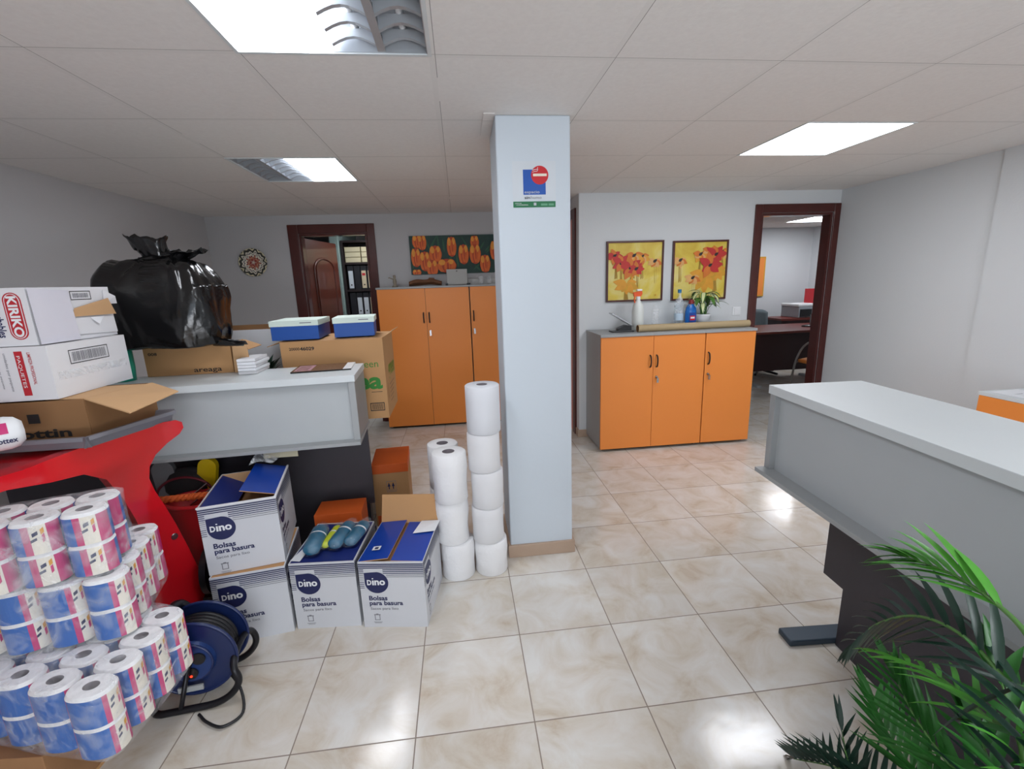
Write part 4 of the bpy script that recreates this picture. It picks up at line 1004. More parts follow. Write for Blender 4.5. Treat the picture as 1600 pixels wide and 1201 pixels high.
# ================================================================== RED TABLE
rt = thing('red_table', 'glossy red plastic table with a flared shaped leg, piled with boxes and paper packs', 'table', (-1.40, 1.46, 0), math.atan2(.49, .23))
SZ = [(-.9, .885), (-.30, .885), (0, .885), (.10, .865), (.19, .855), (.25, .81), (.285, .72), (.31, .62), (.325, .52), (.33, .42), (.325, .32), (.30, .20), (.27, .10), (.24, 0), (.62, 0), (.545, .12), (.505, .25), (.475, .40), (.445, .53), (.42, .62), (.395, .70), (.385, .755), (.395, .80), (.425, .838), (.475, .868), (.53, .89), (.55, .91), (.548, .935), (.525, .95), (.48, .955), (.40, .952), (.19, .948), (.11, .94), (.05, .932), (-.9, .93)]
PL = MB().prism([(a, 0, b_) for a, b_ in SZ], (0, .045, 0), redplastic); PL.build('side_leg', rt, bevel=.008, seg=3)
MB().prism([(-.9, .03, .895), (.06, .03, .895), (.10, .03, .895), (.50, .03, .915), (.50, .12, .915), (.05, .36, .895), (-.35, .62, .895), (-.9, .62, .895)], (0, 0, .036), redplastic).build('table_top', rt, bevel=.01, seg=3)
MB().prism([(-.75, .55, 0), (-.62, .55, .895), (-.40, .55, .895), (-.35, .55, 0)], (0, .045, 0), redplastic).build('rear_leg', rt, bevel=.008, seg=3)
m2 = MB(); m2.cyl((.43, -.001, .48), (.43, -.004, .48), .014, .012, steel, 14); m2.build('bolt_cap', rt)
def onT(s_, d, z): # table coordinates -> world
    a = math.atan2(.49, .23); return V(-1.40+s_*math.cos(a)-d*math.sin(a), 1.46+s_*math.sin(a)+d*math.cos(a), z)
ZTB = .952
# grey tray with the big open carton in it
ty = thing('grey_tray', 'shallow grey tray on the red table under the open kraft carton', 'tray', (-1.285, 1.632, ZTB-.002), 0)
tm = mat('grey_tray_plastic', '77767d', .4)
mb = MB(); tw, td, th = .30, .36, .042
base_pts = [(0, 0), (tw, 0), (tw, td), (0, td)]
# a rectangle seen from its corner: two long lips
mb = MB()
def lip(p, q, out):
    p, q, out = Vector(p), Vector(q), Vector(out)
    mb.add([p, q, q+out*.018+V(0, 0, th), p+out*.018+V(0, 0, th), q+out*.028+V(0, 0, th), p+out*.028+V(0, 0, th), q+out*.030+V(0, 0, th-.012), p+out*.030+V(0, 0, th-.012)], [(0, 1, 2, 3), (3, 2, 4, 5), (5, 4, 6, 7)], tm)
TQ = [(-.47, 0), (0, 0), (.09, .29), (-.38, .29)]
mb.poly([(a, b_, .001) for a, b_ in TQ], tm)
for q in range(4):
    p_, q_ = V(*TQ[q], .001), V(*TQ[(q+1) % 4], .001); e_ = (q_-p_).normalized(); lip(p_-e_*.012, q_+e_*.012, (e_.y, -e_.x, 0))
mb.build('tray_body', ty, solid=.003)
# ---- open kraft carton (black print), near corner at px (160, 690)
cpt = V(-1.315, 1.70, ZTB+.006)
kc = thing('open_kraft_carton', 'open kraft carton with a folded-out flap under the white boxes on the red table', 'box', cpt, R(0))
fx = V(-1, -.02, 0).normalized(); sy = V(.26, .94, 0).normalized()      # front face runs left, side face runs back right
kw, kd, kh = .52, .26, .148
def K(a, b_, z): return V(0, 0, 0)+fx*a+sy*b_+V(0, 0, z)
mb = MB()
for (p, q) in (((0, 0), (kw, 0)), ((0, 0), (0, kd)), ((kw, 0), (kw, kd)), ((0, kd), (kw, kd))):
    mb.add([K(*p, 0), K(*q, 0), K(*q, kh), K(*p, kh)], [(0, 1, 2, 3)], kraft_dk)  # darker kraft: shade from the white boxes above is put into the colour
mb.add([K(0, 0, .002), K(kw, 0, .002), K(kw, kd, .002), K(0, kd, .002)], [(0, 1, 2, 3)], kraft_dk)
mb.build('body', kc, solid=.004)
Fk = lambda a, b_, l=0: K(.26-a, 0, b_)+V(.0, -.0035-l, 0)
mb = MB(); mb.text('cottin', Fk, .0, .02, .030, blackink, width=.20, bold=.03); 
for q in ((.075, .112, .072, .105),): rect(mb, Fk, *q, blackink)
mb.build('black_print', kc, normals=False)
mb = MB(); a = [K(0, .0, kh), K(0, kd, kh), V(-1.065, 1.80, 1.095)-cpt, V(-1.11, 1.60, 1.070)-cpt]
mb.add(a, [(0, 1, 2, 3)], kraft_in); mb.build('flap', kc, solid=.004, label='wide kraft flap folded outwards')
mb = MB(); mb.add([K(.0, .0, kh+.001), K(.14, .02, kh+.001), K(.16, .22, kh+.003), K(0, .23, kh+.001)], [(0, 1, 2, 3)], kraft_in); mb.build('flap', kc, solid=.003)

# ---- two white boxes stacked on it
def skewbox(mb, o, ax, ay, w_, d_, z0, z1, m, top=True):
    o, ax, ay = Vector(o), Vector(ax).normalized(), Vector(ay).normalized()
    P = lambda a, b_, z: o+ax*a+ay*b_+V(0, 0, z)
    pts = [P(a, b_, z) for a in (0, w_) for b_ in (0, d_) for z in (z0, z1)]
    mb.add(pts, [(0,1,3,2),(4,6,7,5),(0,4,5,1),(2,3,7,6),(0,2,6,4),(1,5,7,3)], m)
    return P
# lower box: near vertical edge px (95,622)-(80,540)
lo_o = V(-1.393, 1.70, ZTB+.006+kh+.005)
wa, wb2 = V(-1, -.04, 0), V(.02, 1, 0)
b_low = thing('white_carton', 'lower white carton with a red stripe and barcode, under the red-lettered box', 'box', lo_o, 0, 'white cartons on the red table')
mb = MB(); hL = .184
P_ = skewbox(mb, (0, 0, 0), wa, wb2, .42, .36, 0, hL, whitecard)
n1 = V(.04, -1, 0).normalized()
Ff = lambda a, b_, l=0: V(0, 0, 0)+wa.normalized()*(.42-a)+V(0, 0, b_)+n1*(.0006+l)     # front (left) face, a from left
# vertical writing (rotated 90 deg): run text along z downwards
def Frot(F, ox, oz): return lambda a, b_, l=0: F(ox+b_, oz-a, l)
mb.text('LIMPIEZA PROFESIONAL', Frot(Ff, .36, .165), 0, 0, .010, redink, width=.11, bold=.01)
mb.poly([Ff(.322, .018), Ff(.346, .018), Ff(.346, .170), Ff(.322, .170)], redink)
mb.text('PAQUETES', Frot(Ff, .328, .155), 0, 0, .010, white, width=.11, lift=.0012)
for k, (ww, hh) in enumerate(((.13, .008), (.12, .006), (.14, .006), (.13, .009))):
    mb.text('unidades por paquete', Frot(Ff, .29-.024*k, .165), 0, 0, hh, greyink, width=ww)
mb.text('400 servilletas de', Frot(Ff, .20, .165), 0, 0, .013, blackink, width=.14, bold=.02); mb.text('color', Frot(Ff, .222, .165), 0, 0, .015, redink, width=.06, bold=.03)
for k in range(14): mb.poly([Ff(.10, .02+k*.005), Ff(.17, .02+k*.005), Ff(.17, .0225+k*.005), Ff(.10, .0225+k*.005)], greyink)
n2 = wb2.normalized().cross(V(0, 0, 1)).normalized()
Fs = lambda a, b_, l=0: wb2.normalized()*a+V(0, 0, b_)+n2*(.0006+l)
def barcode(mb, F, a0, a1, z0, z1, seed=1):
    rnd = random.Random(seed); t = .003
    for q in ((a0, a1, z0, z0+t), (a0, a1, z1-t, z1), (a0, a0+t, z0, z1), (a1-t, a1, z0, z1)): mb.poly([F(q[0], q[2], .0002), F(q[1], q[2], .0002), F(q[1], q[3], .0002), F(q[0], q[3], .0002)], blackink)
    a = a0+.012
    while a < a1-.015:
        w_ = rnd.uniform(.001, .004); mb.poly([F(a, z0+.008, .0002), F(a+w_, z0+.008, .0002), F(a+w_, z1-.008, .0002), F(a, z1-.008, .0002)], greyink); a += w_+rnd.uniform(.001, .003)
barcode(mb, Fs, .08, .26, .108, .158)
mb.build('body', b_low, normals=False)
MB().poly([Fs(.02, .062, .0004), Fs(.34, .062, .0004), Fs(.34, .09, .0004), Fs(.02, .09, .0004)], tape).build('clear_tape', b_low, normals=False)
# upper box: near vertical edge px (58..80, 540)-(43, 447)
up_o = V(-1.425, 1.715, lo_o.z+hL+.002)
b_up = thing('white_carton', 'upper white carton with red oval lettering and torn side flaps, topmost on the red table', 'box', up_o, 0, 'white cartons on the red table')
mb = MB(); hU = .192
P_ = skewbox(mb, (0, 0, 0), wa, wb2, .36, .36, 0, hU, whitecard)
Fg = lambda a, b_, l=0: wa.normalized()*(.36-a)+V(0, 0, b_)+n1*(.0006+l)
ov = [(.315+.027*math.cos(R(t)), .150+.027*math.sin(R(t))) for t in range(0, 181, 15)]+[(.315+.027*math.cos(R(t)), .048+.027*math.sin(R(t))) for t in range(180, 361, 15)]
ov2 = [(.315+(a-.315)*.86, .099+(b_-.099)*.955) for a, b_ in ov]
mb.poly([Fg(a, b_, 0) for a, b_ in ov], redink); mb.poly([Fg(a, b_, .0004) for a, b_ in ov2], whitecard)
ov3 = [(.315+(a-.315)*.76, .099+(b_-.099)*.925) for a, b_ in ov]; mb.poly([Fg(a, b_, .0008) for a, b_ in ov3], redink)
mb.text('KIRIKO', Frot(Fg, .302, .165), 0, 0, .027, white, width=.135, lift=.0014, bold=.035)
mb.text('Desechables', Frot(Fg, .255, .155), 0, 0, .024, navy, width=.125, lift=.0004, bold=.02)
barcode(mb, Fs, .17, .265, .145, .178, 4)
mb.build('body', b_up, normals=False)
mb = MB(); F0 = Fs
def quad(pts, m, nm, par, sol=.002, F=Fs): MB().add([F(a, b_, l) for a, b_, l in pts], [(0, 1, 2, 3)], m).build(nm, par, solid=sol)
quad([(0.000, .002, .010), (0.158, .002, .012), (0.153, .180, .010), (0.000, .19, .006)], mat('lilac_white_card', 'cfcdd6', .6), 'side_flap', b_up)
quad([(0.153, .085, .004), (0.352, .085, .016), (0.306, .148, .030), (0.161, .115, .012)], kraft_in, 'torn_flap', b_up)
quad([(0.153, .020, .003), (0.357, .012, .004), (0.352, .078, .004), (0.153, .080, .003)], whitecard, 'side_flap', b_up)
quad([(0.317, .125, .004), (0.382, .125, .006), (0.372, .155, .012), (0.326, .180, .003)], whitecard, 'torn_flap', b_up)
quad([(0.230, .078, .006), (0.306, .080, .006), (0.291, .074, .008), (0.260, .050, .014)], paper, 'torn_paper', b_up, .001)

# pack of kitchen roll at left edge
kr = thing('kitchen_roll_pack', 'white and pink wrapped kitchen roll lying on the red table at the left edge', 'pack', (-1.425, 1.545, ZTB+.092), R(43))
Mx = Matrix.Rotation(R(-90), 4, 'Y')
mb = MB(); pf_ = [(0, -.03), (.03, -.028), (.047, -.012), (.052, .008), (.053, .22), (0, .23)]; mb.lathe(pf_, white, 28, M=Mx)
mb.build('wrapped_roll', kr)
mb = MB(); vs = []
for i in range(9): t = R(100+i*9); 
mb.grid(lambda u, v: V(-.006-.20*u, -.0536*math.cos(R(8+38*v)), .0536*math.sin(R(8+38*v))), 6, 6, pinkp)
Fq = lambda a, b_, l=0: V(-.2+a, -.0545*math.cos((b_-.035)/.054), .0545*math.sin((b_-.035)/.054))
mb.text('Scottex', Fq, .150, .012, .018, navy, width=.060, bold=.02)
mb.build('printed_band', kr, normals=False)

# ================================================================== TOILET PAPER PACKS
SEG = [(14, creamp), (62, pinkp), (150, bluep), (205, pinkp), (226, pinkp), (318, bluep), (336, pinkp), (361, creamp)]
def tp_roll(L2=.10, rx=.055, ry=.05, tw=0, decal=True):
    """one toilet roll: white end with a hollow core, printed sleeve in blue, pink and cream sectors"""
    mb = MB(); n = 48; ri = .0205; e = .84
    def ring(a_, b_, z): return [V(a_*math.copysign(abs(math.cos(t))**e, math.cos(t)), b_*math.copysign(abs(math.sin(t))**e, math.sin(t)), z) for t in [2*math.pi*i/n for i in range(n)]]
    def circ(r, z): return [V(r*math.cos(2*math.pi*i/n), r*math.sin(2*math.pi*i/n)*ry/rx, z) for i in range(n)]
    o0, o1, ot = ring(rx, ry, 0), ring(rx, ry, L2-.010), ring(rx-.005, ry-.005, L2)
    i0, i1 = circ(ri, L2), circ(ri, .012)
    for i in range(n):
        a = (360*i/n+tw) % 360; m = next(q[1] for q in SEG if a < q[0])
        mb.add([o0[i], o0[(i+1) % n], o1[(i+1) % n], o1[i]], [(0, 1, 2, 3)], m, True)
    mb.add(o1+ot, [(i, (i+1) % n, n+(i+1) % n, n+i) for i in range(n)], tissue, True)
    mb.add(ot+i0, [(i, (i+1) % n, n+(i+1) % n, n+i) for i in range(n)], tissue)
    mb.add(i0+i1, [(i, (i+1) % n, n+(i+1) % n, n+i) for i in range(n)], core, True); mb.add(i1, [list(range(n))], core)
    mb.add(o0, [list(range(n))], tissue)
    def S_(a, z, l=.0008):
        t = R(a-tw); return V((rx+l)*math.copysign(abs(math.cos(t))**e, math.cos(t)), (ry+l)*math.copysign(abs(math.sin(t))**e, math.sin(t)), z)
    for (a0, a1, z0, z1, m) in ((344, 356, .055, .066, navy), (340, 352, .038, .046, navy), (2, 11, .058, .074, MATS['lime_yellow_print'] if False else pc['amber']), (3, 10, .034, .056, pinkp)):
        mb.add([S_(a0, z0), S_(a1, z0+.006), S_(a1, z1+.006), S_(a0, z1)], [(0, 1, 2, 3)], m)
    return mb
PR = [bluep, bluep, bluep, bluep, pinkp, pinkp, creamp, creamp, bluep, bluep, pinkp, creamp]
def pack(label, origin, A, B, na, nb, z0, layers=2, hole_mats=PR, rA=.058, rB=.045, skip=(), film_grow=.012, seed=1, tw=0):
    """pack of rolls: origin = first roll centre (world xy); A, B = spacing vectors"""
    r = thing('toilet_roll_pack', label, 'pack', (origin[0], origin[1], z0), 0, 'shrink-wrapped toilet roll packs')
    A, B = V(*A, 0), V(*B, 0); ang = math.atan2(B.y, B.x)-math.pi/2
    hh = .098; rnd = random.Random(seed)
    proto = tp_roll(hh, rA, rB, tw); first = None
    cnt = 0
    for l in range(layers):
        for i in range(na):
            for j in range(nb):
                if (i, j) in skip: continue
                loc = A*i+B*j+V(0, 0, l*(hh+.002)+.003)
                if first is None: first = proto.build('toilet_roll', r, loc=loc, rz=ang)
                else:
                    o = first.copy(); C.objects.link(o); o.parent = r; o.location = loc
                cnt += 1
    # film: rounded hull around the block, lightly wrinkled
    H_ = layers*(hh+.002)
    c0 = A*((na-1)/2)+B*((nb-1)/2); ua, ub = A.normalized(), B.normalized(); ha = A.length*(na-1)/2+rA+film_grow*.3; hb = B.length*(nb-1)/2+rB+film_grow*.3
    def fn(u, v):
        a = u*2*math.pi; e = .28
        ca, sa = math.cos(a), math.sin(a)
        x = math.copysign(abs(ca)**e, ca)*ha; y = math.copysign(abs(sa)**e, sa)*hb
        if v < .12: k_ = .3+.7*(v/.12)**.5; z = -.002
        elif v > .86: k_ = 1-((v-.86)/.14)**1.6*.98; z = H_+.004
        else: k_ = 1; z = -.002+(H_+.006)*(v-.12)/.74
        p = c0+ua*x*k_+ub*y*k_+V(0, 0, z)
        w1 = noise.noise(p*9+V(seed, 0, 0))*.006+abs(noise.noise(p*22+V(0, seed, 0)))*.006
        d = (ua*x+ub*y); d = d.normalized() if d.length > 1e-4 else V(0, 0, 0)
        kk = 1 if .1 < v < .9 else .3
        return p+d*(film_grow*.35+w1)*kk+(V(0, 0, w1*.5) if v > .86 else V(0, 0, 0))
    MB().grid(fn, 72, 26, wrapfilm).build('clear_wrapping', r)
    return r
pack('lowest shrink-wrapped toilet roll pack, sticking out nearest the camera', (-1.055, 1.165), (-.118, .036), (.007, .090), 4, 4, .218, seed=2, tw=0)
pack('middle shrink-wrapped toilet roll pack of the three stacked packs', (-1.120, 1.375), (-.112, -.012), (-.026, .090), 4, 4, .426, seed=5, rA=.055, tw=40)
pack('topmost shrink-wrapped toilet roll pack, just below the red table top', (-1.150, 1.395), (-.108, -.034), (-.030, .093), 4, 2, .634, seed=9, rA=.054, rB=.047, tw=70)
# kraft carton under the packs
kb = thing('support_carton', 'brown carton on the floor under the stacked toilet roll packs', 'box', (-1.80, 1.20, 0), R(-4))
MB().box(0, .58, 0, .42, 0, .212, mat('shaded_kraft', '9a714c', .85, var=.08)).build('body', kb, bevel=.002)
MB().box(.5805, .5825, 0, .42, .0, .012, kraft).build('base_flap', kb)

# ================================================================== STACKED WHITE ROLLS BY THE COLUMN
def big_roll(label, x, y, z, r_=.082, h_=.182, wob=0, mt=tissue, sheet=None, grp='large white paper rolls by the column', ri=.030, seed=0):
    rnd = random.Random(seed)
    r = thing('paper_roll', label, 'roll', (x, y, z), R(rnd.uniform(0, 360)), grp)
    mb = MB(); prof = [(r_-.004, .0), (r_, .005), (r_-wob*.3, h_*.35), (r_+wob*.2, h_*.7), (r_, h_-.006), (r_-.005, h_-.001), (ri, h_-.001)]
    n = 36; vs = []
    for i_, (rr, zz) in enumerate(prof):
        for i in range(n):
            t = 2*math.pi*i/n; k = 1+(wob*4*noise.noise(V(math.cos(t)*1.5, math.sin(t)*1.5, zz*14+seed)) if 0 < i_ < 5 else 0)
            vs.append(V(rr*k*math.cos(t), rr*k*math.sin(t), zz))
    mb.add(vs, [(i*n+j, i*n+(j+1) % n, (i+1)*n+(j+1) % n, (i+1)*n+j) for i in range(len(prof)-1) for j in range(n)], mt, True)
    mb.add([V((r_-.004)*math.cos(2*math.pi*i/n), (r_-.004)*math.sin(2*math.pi*i/n), 0) for i in range(n)], [list(range(n))], mt)
    mb.build('paper', r)
    MB().lathe([(ri, h_-.001), (ri, .004), (0, .004)], core, 24).build('core', r)
    return r
smooth_t = mat('smooth_white_paper', 'd9dbe0', .6, var=.02)
tw_ = mat('tower_roll_paper', 'dedee0', .85, var=.02)
zz = 0
TX, TY = .083, 2.118
bot = [('paper roll at the foot of the right-hand tower beside the column', TX, TY, .183)]
big_roll('bottom roll of the tall tower touching the column', .090, 2.135, 0, .083, .183, .008, tissue, seed=1)
for k, (z, h_, lb, m) in enumerate(((.184, .185, 'second roll from the floor in the tall tower by the column', tw_), (.370, .190, 'third roll from the floor in the tall tower by the column', tw_), (.561, .192, 'fourth roll from the floor in the tall tower by the column', tw_), (.754, .232, 'smooth pale grey roll crowning the tall tower by the column', smooth_t))):
    big_roll(lb, TX+[-.002, .004, -.006, .0][k], TY+.01, z, .079 if k < 3 else .082, h_, .003 if k < 3 else .0, m, seed=3+k, ri=.026)
big_roll('bottom roll of the shorter tower in front of the tall one', -.080, 2.125, 0, .084, .195, .010, tissue, seed=11)
big_roll('crinkled middle roll of the shorter paper roll tower', -.097, 2.125, .196, .080, .225, .012, tissue, seed=12)
big_roll('crinkled top roll of the shorter paper roll tower', -.095, 2.115, .422, .083, .245, .014, tissue, seed=13)
# roll pair behind (a second low tower)
for k, z in enumerate((0, .205, .410)): big_roll(('bottom', 'middle', 'top')[k]+' roll of the tower hidden behind the shorter paper roll tower', -.132, 2.305, z, .080, .204 if k < 2 else .235, .006, tissue, seed=20+k)

# ================================================================== CABLE REEL
cr0 = thing('cable_reel', 'blue extension cable reel on a black tube stand in front of the cartons', 'cable reel', (-1.022, 1.562, 0), R(-84))
# local x = reel axis
zc, r1 = .180, .142
def disc(x0, x1, rr, m, mb, hole=0): mb.cyl((x0, 0, zc), (x1, 0, zc), rr, rr, m, 44); return mb
mb = MB(); disc(.055, .063, r1, navyplastic, mb); mb.tube([(.059, r1*math.cos(R(t)), zc+r1*math.sin(R(t))) for t in range(0, 360, 8)], .006, navyplastic, 8, closed=True); mb.build('side_disc', cr0)
mb = MB(); disc(-.063, -.055, r1, navyplastic, mb); mb.tube([(-.059, r1*math.cos(R(t)), zc+r1*math.sin(R(t))) for t in range(0, 360, 8)], .006, navyplastic, 8, closed=True); mb.build('side_disc', cr0)
mb = MB()
for k in range(6):
    for q in range(2): 
        rr = .100+.0085*q; xx = -.045+k*.0172+(.0086 if q else 0)
        if xx < .05: mb.tube([(xx, rr*math.cos(R(t)), zc+rr*math.sin(R(t))) for t in range(0, 360, 10)], .0085, rubber, 8, closed=True)
mb.cyl((-.055, 0, zc), (.055, 0, zc), .09, .09, rubber, 30); mb.build('wound_cable', cr0)
mb = MB(); mb.cyl((.063, 0, zc), (.082, 0, zc), .078, .072, mat('hub_blue', '1b3468', .35), 36)
mb.tube([(.078, .07*math.cos(R(t)), zc+.07*math.sin(R(t))) for t in range(0, 360, 10)], .005, navyplastic, 8, closed=True); hub = mb.build('socket_hub', cr0)
mb = MB()
for k in range(3): a = R(30+k*120); mb.cyl((.082, .036*math.cos(a), zc+.036*math.sin(a)), (.088, .036*math.cos(a), zc+.036*math.sin(a)), .022, .022, blackplastic, 20)
mb.build('socket', hub)
MB().cyl((.082, .0, zc-.045), (.090, .0, zc-.045), .004, .004, mat('red_lamp', 'ff3020', .4, emit='ff3018', es=2.5), 12).build('indicator_lamp', hub)
def chaikin(P, it=3):
    P = [Vector(p) for p in P]
    for _ in range(it): P = [q for a, b_ in zip(P, P[1:]+P[:1]) for q in (a.lerp(b_, .25), a.lerp(b_, .75))]
    return P
st_ = MB(); xb = .098
side = [(-.16, .012), (-.04, .012), (.09, .012), (.160, .085), (.130, .165)]
st_.tube(chaikin([(xb, a, b_) for a, b_ in side]+[(-xb, a, b_) for a, b_ in reversed(side)]), .012, blackmetal, 12, closed=True)
st_.tube([(-xb, -.05, .012), (-xb, 0, zc), (xb, 0, zc), (xb, -.05, .012)], .008, blackmetal, 8)
st_.build('tube_stand', cr0)
MB().tube(smoothpts([(-.095, -.02, .18), (-.09, -.06, .29), (-.05, -.07, .335), (.0, -.07, .345), (.04, -.07, .335)], 5), .016, blackmetal, 10).build('grip', cr0)
MB().tube(smoothpts([(.04, .09, .10), (.10, .15, .06), (.16, .17, .012), (.20, .12, .010), (.17, .06, .012), (.13, .02, .012)], 6), .005, rubber, 8).build('loose_cable_end', cr0)
MB().box(.083, .09, -.05, .03, zc-.105, zc-.085, greylam).build('rating_label', cr0)

# ================================================================== CLUTTER UNDER THE LEFT COUNTER
rb = thing('red_tub', 'dark red plastic tub squeezed between the red table leg and the stacked cartons', 'tub', (-1.245, 2.10, 0))
mb = MB(); mb.lathe([(0, .004), (.085, .004), (.10, .02), (.135, .50), (.145, .52), (.14, .525), (.128, .51), (.095, .03), (0, .02)], reddull, 32, sy=.62); mb.build('body', rb)
MB().tube([(.145*math.cos(R(t)), .09*math.sin(R(t)), .525) for t in range(0, 360, 12)], .010, reddull, 8, closed=True).build('rim', rb)
MB().tube([(x_, -.10, .19+.1*0) for x_ in (0, .0)][:1]+[(0, -.1, .3)], .001, reddull, 4).build('handle_stub', rb) if False else None
mb = MB(); rp = mat('orange_rope', 'cf5a20', .7, bump=.6, bscale=200)
for k in range(2): mb.tube([(-.13+.0*i+.26*i/40, .0+.008*math.sin(i*.9+k*math.pi), .0+.008*math.cos(i*.9+k*math.pi)) for i in range(41)], .010, rp, 8)
mb.build('orange_rope', loc=(-1.262, 2.08, .548), rz=R(5), label='thick twisted orange rope lying across the red tub', cat='rope')
wh = thing('dark_hollow_disc', 'black round disc standing in for the dark hollow between the red table leg and the lower cartons', 'wheel', (-1.148, 1.93, .0), R(98))
MB().cyl((0, -.012, .27), (0, .012, .27), .105, .105, blackplastic, 40).build('disc', wh, bevel=.004); MB().box(-.06, .06, -.03, .03, 0, .17, blackplastic).build('foot', wh)  # disc and foot are made up to stand for a dark oval void
cb = thing('black_crate', 'black crate of odds and ends under the left counter', 'crate', (-1.52, 2.195, 0), R(4))
mb = MB(); walls(mb, .55, .19, .46, .006, blackplastic, blackplastic); mb.box(.01, .54, .01, .18, .40, .405, blackplastic); mb.build('body', cb)
def rounded_tool(name, label, loc, rz, m, w_, h_, t, tilt=0, hole=True, grp=None):
    r = thing(name, label, 'tool', loc, rz); r.rotation_euler = (0, R(tilt), rz)
    pts = [(-w_/2, 0)]+[(w_/2*math.cos(R(a)), h_-w_/2+w_/2*math.sin(R(a))) for a in range(180, -1, -15)]+[(w_/2, 0)]
    MB().prism([(a, 0, b_) for a, b_ in pts], (0, t, 0), m).build('shell', r, bevel=.006)
    MB().prism([(a*.93+.0, 0, b_*.97) for a, b_ in pts], (0, t*.5, 0), greylam).build('rim', r, loc=(-.008, t+.001, 0))
    return r
rounded_tool('yellow_grip', 'bright yellow rounded handle poking up under the left counter', (-1.315, 2.27, .4608), R(0), yellow, .085, .20, .03, 12)
rounded_tool('grey_container', 'grey rounded plastic container beside the red table leg under the left counter', (-1.475, 2.27, .4608), R(8), mat('mid_grey_plastic', '7b7c80', .4), .095, .20, .03, -4)
mb = MB(); mb.lathe([(0, 0), (.09, 0), (.12, .04), (.12, .08), (.09, .125), (.04, .15), (0, .152)], mat('dark_fabric', '2a2628', .8, bump=.5, bscale=20), 24, sy=.45)
mb.build('dark_pouch', loc=(-1.395, 2.30, .461), label='dark fabric pouch behind the maroon cable under the left counter', cat='bag')
MB().tube(smoothpts([(-.14, 0, 0), (-.12, -.01, .06), (-.06, -.012, .105), (.02, -.01, .115), (.09, 0, .08), (.12, 0, .02), (.11, 0, .0)], 6), .006, mat('maroon_cable', '6a1826', .5), 8).build('maroon_cable', loc=(-1.36, 2.215, .48), label='maroon cable arching over the pouch under the left counter', cat='cable')
for k, (dx, ln) in enumerate(((0, .17), (.04, .20))): 
    MB().tube([(0, 0, 0), (ln*.75, .03, ln*.55)], .004, steel, 8).build('metal_rod', loc=(-1.37+dx*1.3, 2.15, .475), label=('shorter' if k == 0 else 'longer')+' thin pale metal rod leaning under the left counter', cat='rod')
MB().box(0, .16, 0, .004, 0, .035, mat('cream_label', 'cfc7a8', .6)).build('cream_strip', loc=(-.99, 2.225, .655), label='cream paper strip stuck below the left counter tray', cat='label')
MB().box(0, .05, 0, .05, 0, .012, pinkp, Matrix.Rotation(R(-25), 4, 'Y')).build('pink_cloth', loc=(-1.165, 2.07, .53), label='scrap of magenta cloth at the rim of the red tub', cat='cloth')

# ================================================================== PALM
pt = thing('potted_palm', 'feathery green palm in the lower right corner in front of the right counter', 'plant', (.84, .44, 0))
PB = V(.84, .44, 0)
MB().lathe([(0, 0), (.11, 0), (.13, .02), (.16, .24), (.165, .26), (.15, .26), (.14, .23), (0, .22)], mat('dark_pot', '2b2524', .5), 32).build('pot', pt)
MB().lathe([(.141, .225), (0, .235)], mat('potting_soil', '2a1d14', .95, bump=.5, bscale=40), 24).build('soil', pt)
rnd = random.Random(21)
def frond(P, ln, wd, m, npair=16, droopL=.9, spread=62, start=.25, upb=0., seed=0, tipn=3, tilt=0):
    """rachis through points P (world); leaflets both sides"""
    rn = random.Random(seed); pts = smoothpts([Vector(p)-PB for p in P], 8); N = len(pts)
    mb = MB(); mb.tube(pts, .004, stemm, 7, radii=[.0055*(1-.75*i/(N-1)) for i in range(N)])
    cum = [0]
    for i in range(1, N): cum.append(cum[-1]+(pts[i]-pts[i-1]).length)
    tot = cum[-1]
    for k in range(npair):
        s_ = tot*(start+(1-start)*(k+.5)/npair); i = max(j for j in range(N) if cum[j] <= s_); i = min(i, N-2)
        p = pts[i].lerp(pts[i+1], (s_-cum[i])/max(1e-6, cum[i+1]-cum[i])); t = (pts[i+1]-pts[i]).normalized()
        sd = t.cross(V(0, 0, 1)).normalized(); up = sd.cross(t); sd, up = sd*math.cos(R(tilt))+up*math.sin(R(tilt)), up*math.cos(R(tilt))-sd*math.sin(R(tilt))
        f = (k+.5)/npair; L_ = ln*(.55+.75*math.sin(math.pi*min(1, f*.75+.2)))*rn.uniform(.9, 1.1)
        sp_ = R(spread*(1-.55*f))
        for sg_ in (-1, 1):
            d = t*math.cos(sp_)+sd*sg_*math.sin(sp_)+up*(.25+upb+rn.uniform(-.08, .08))
            blade(mb, p, d, L_, wd*rn.uniform(.85, 1.1), droopL*rn.uniform(.7, 1.3), m, None, .3, 6)
    for a in range(tipn): blade(mb, pts[-1], (pts[-1]-pts[-2]).normalized()+V(rn.uniform(-.1, .1), rn.uniform(-.1, .1), rn.uniform(-.1, .1)), ln*.8, wd, droopL*.5, m, None, .3, 6)
    mb.build('frond', pt, normals=False)
def A_(u, v, y): return at(u, v, x=.84+.08*(y-.62)/.4)
b0_ = V(.84, .44, .24)
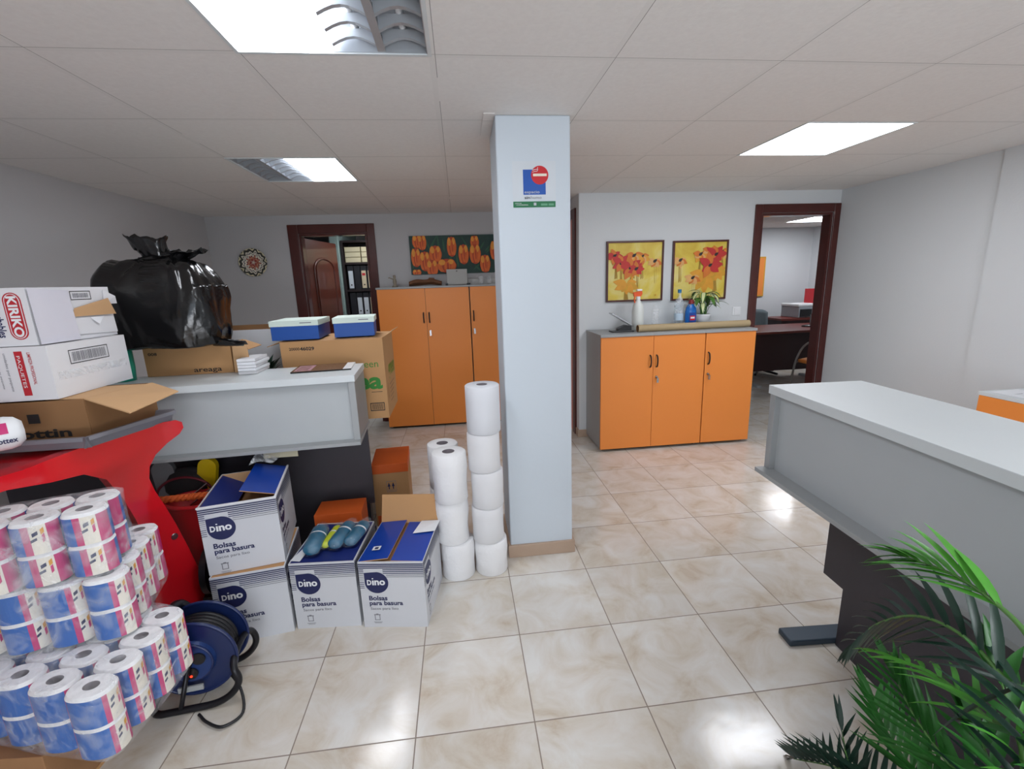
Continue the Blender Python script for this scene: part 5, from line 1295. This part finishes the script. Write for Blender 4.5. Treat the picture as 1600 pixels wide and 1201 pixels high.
# upper sparse frond: long leaflets swept towards the tip
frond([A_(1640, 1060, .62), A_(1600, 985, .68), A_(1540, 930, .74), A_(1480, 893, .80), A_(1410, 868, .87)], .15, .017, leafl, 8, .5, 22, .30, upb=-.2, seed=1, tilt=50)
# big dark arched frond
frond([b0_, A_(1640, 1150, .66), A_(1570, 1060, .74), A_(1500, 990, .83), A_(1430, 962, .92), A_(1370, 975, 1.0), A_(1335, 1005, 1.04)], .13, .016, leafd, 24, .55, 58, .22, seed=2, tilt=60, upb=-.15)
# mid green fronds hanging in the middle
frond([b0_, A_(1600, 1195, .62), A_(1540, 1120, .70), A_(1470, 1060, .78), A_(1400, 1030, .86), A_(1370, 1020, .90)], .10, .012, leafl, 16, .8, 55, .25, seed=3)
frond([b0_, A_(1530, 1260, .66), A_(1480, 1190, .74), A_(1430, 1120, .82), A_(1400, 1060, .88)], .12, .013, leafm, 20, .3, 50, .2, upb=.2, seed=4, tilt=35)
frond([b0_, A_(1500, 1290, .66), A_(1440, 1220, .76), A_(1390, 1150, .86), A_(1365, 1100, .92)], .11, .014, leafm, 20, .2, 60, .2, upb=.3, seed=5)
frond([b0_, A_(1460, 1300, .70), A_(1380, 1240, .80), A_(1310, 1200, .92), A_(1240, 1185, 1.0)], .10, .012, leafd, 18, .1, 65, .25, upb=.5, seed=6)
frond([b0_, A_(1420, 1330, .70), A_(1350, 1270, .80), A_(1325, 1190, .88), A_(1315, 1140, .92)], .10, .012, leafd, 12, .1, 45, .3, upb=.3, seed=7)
frond([b0_, A_(1660, 1230, .60), A_(1620, 1160, .68), A_(1580, 1110, .76), A_(1560, 1050, .84)], .12, .020, leafm, 14, .6, 55, .2, seed=8)
frond([b0_, A_(1600, 1290, .62), A_(1560, 1220, .70), A_(1530, 1150, .80)], .13, .022, leafm, 14, .5, 60, .1, seed=9)
for k in range(5):
    a = rnd.uniform(-2.2, .6); frond([b0_, b0_+V(.10*math.cos(a), .10*math.sin(a), .25), b0_+V(.30*math.cos(a), .30*math.sin(a)-.05, .32), b0_+V(.42*math.cos(a), .42*math.sin(a)-.1, .16)], .13, .018, leafm, 14, .9, 60, .3, seed=30+k)

# a window lets the daylight in; the ceiling fittings and an added fill lamp light the rest
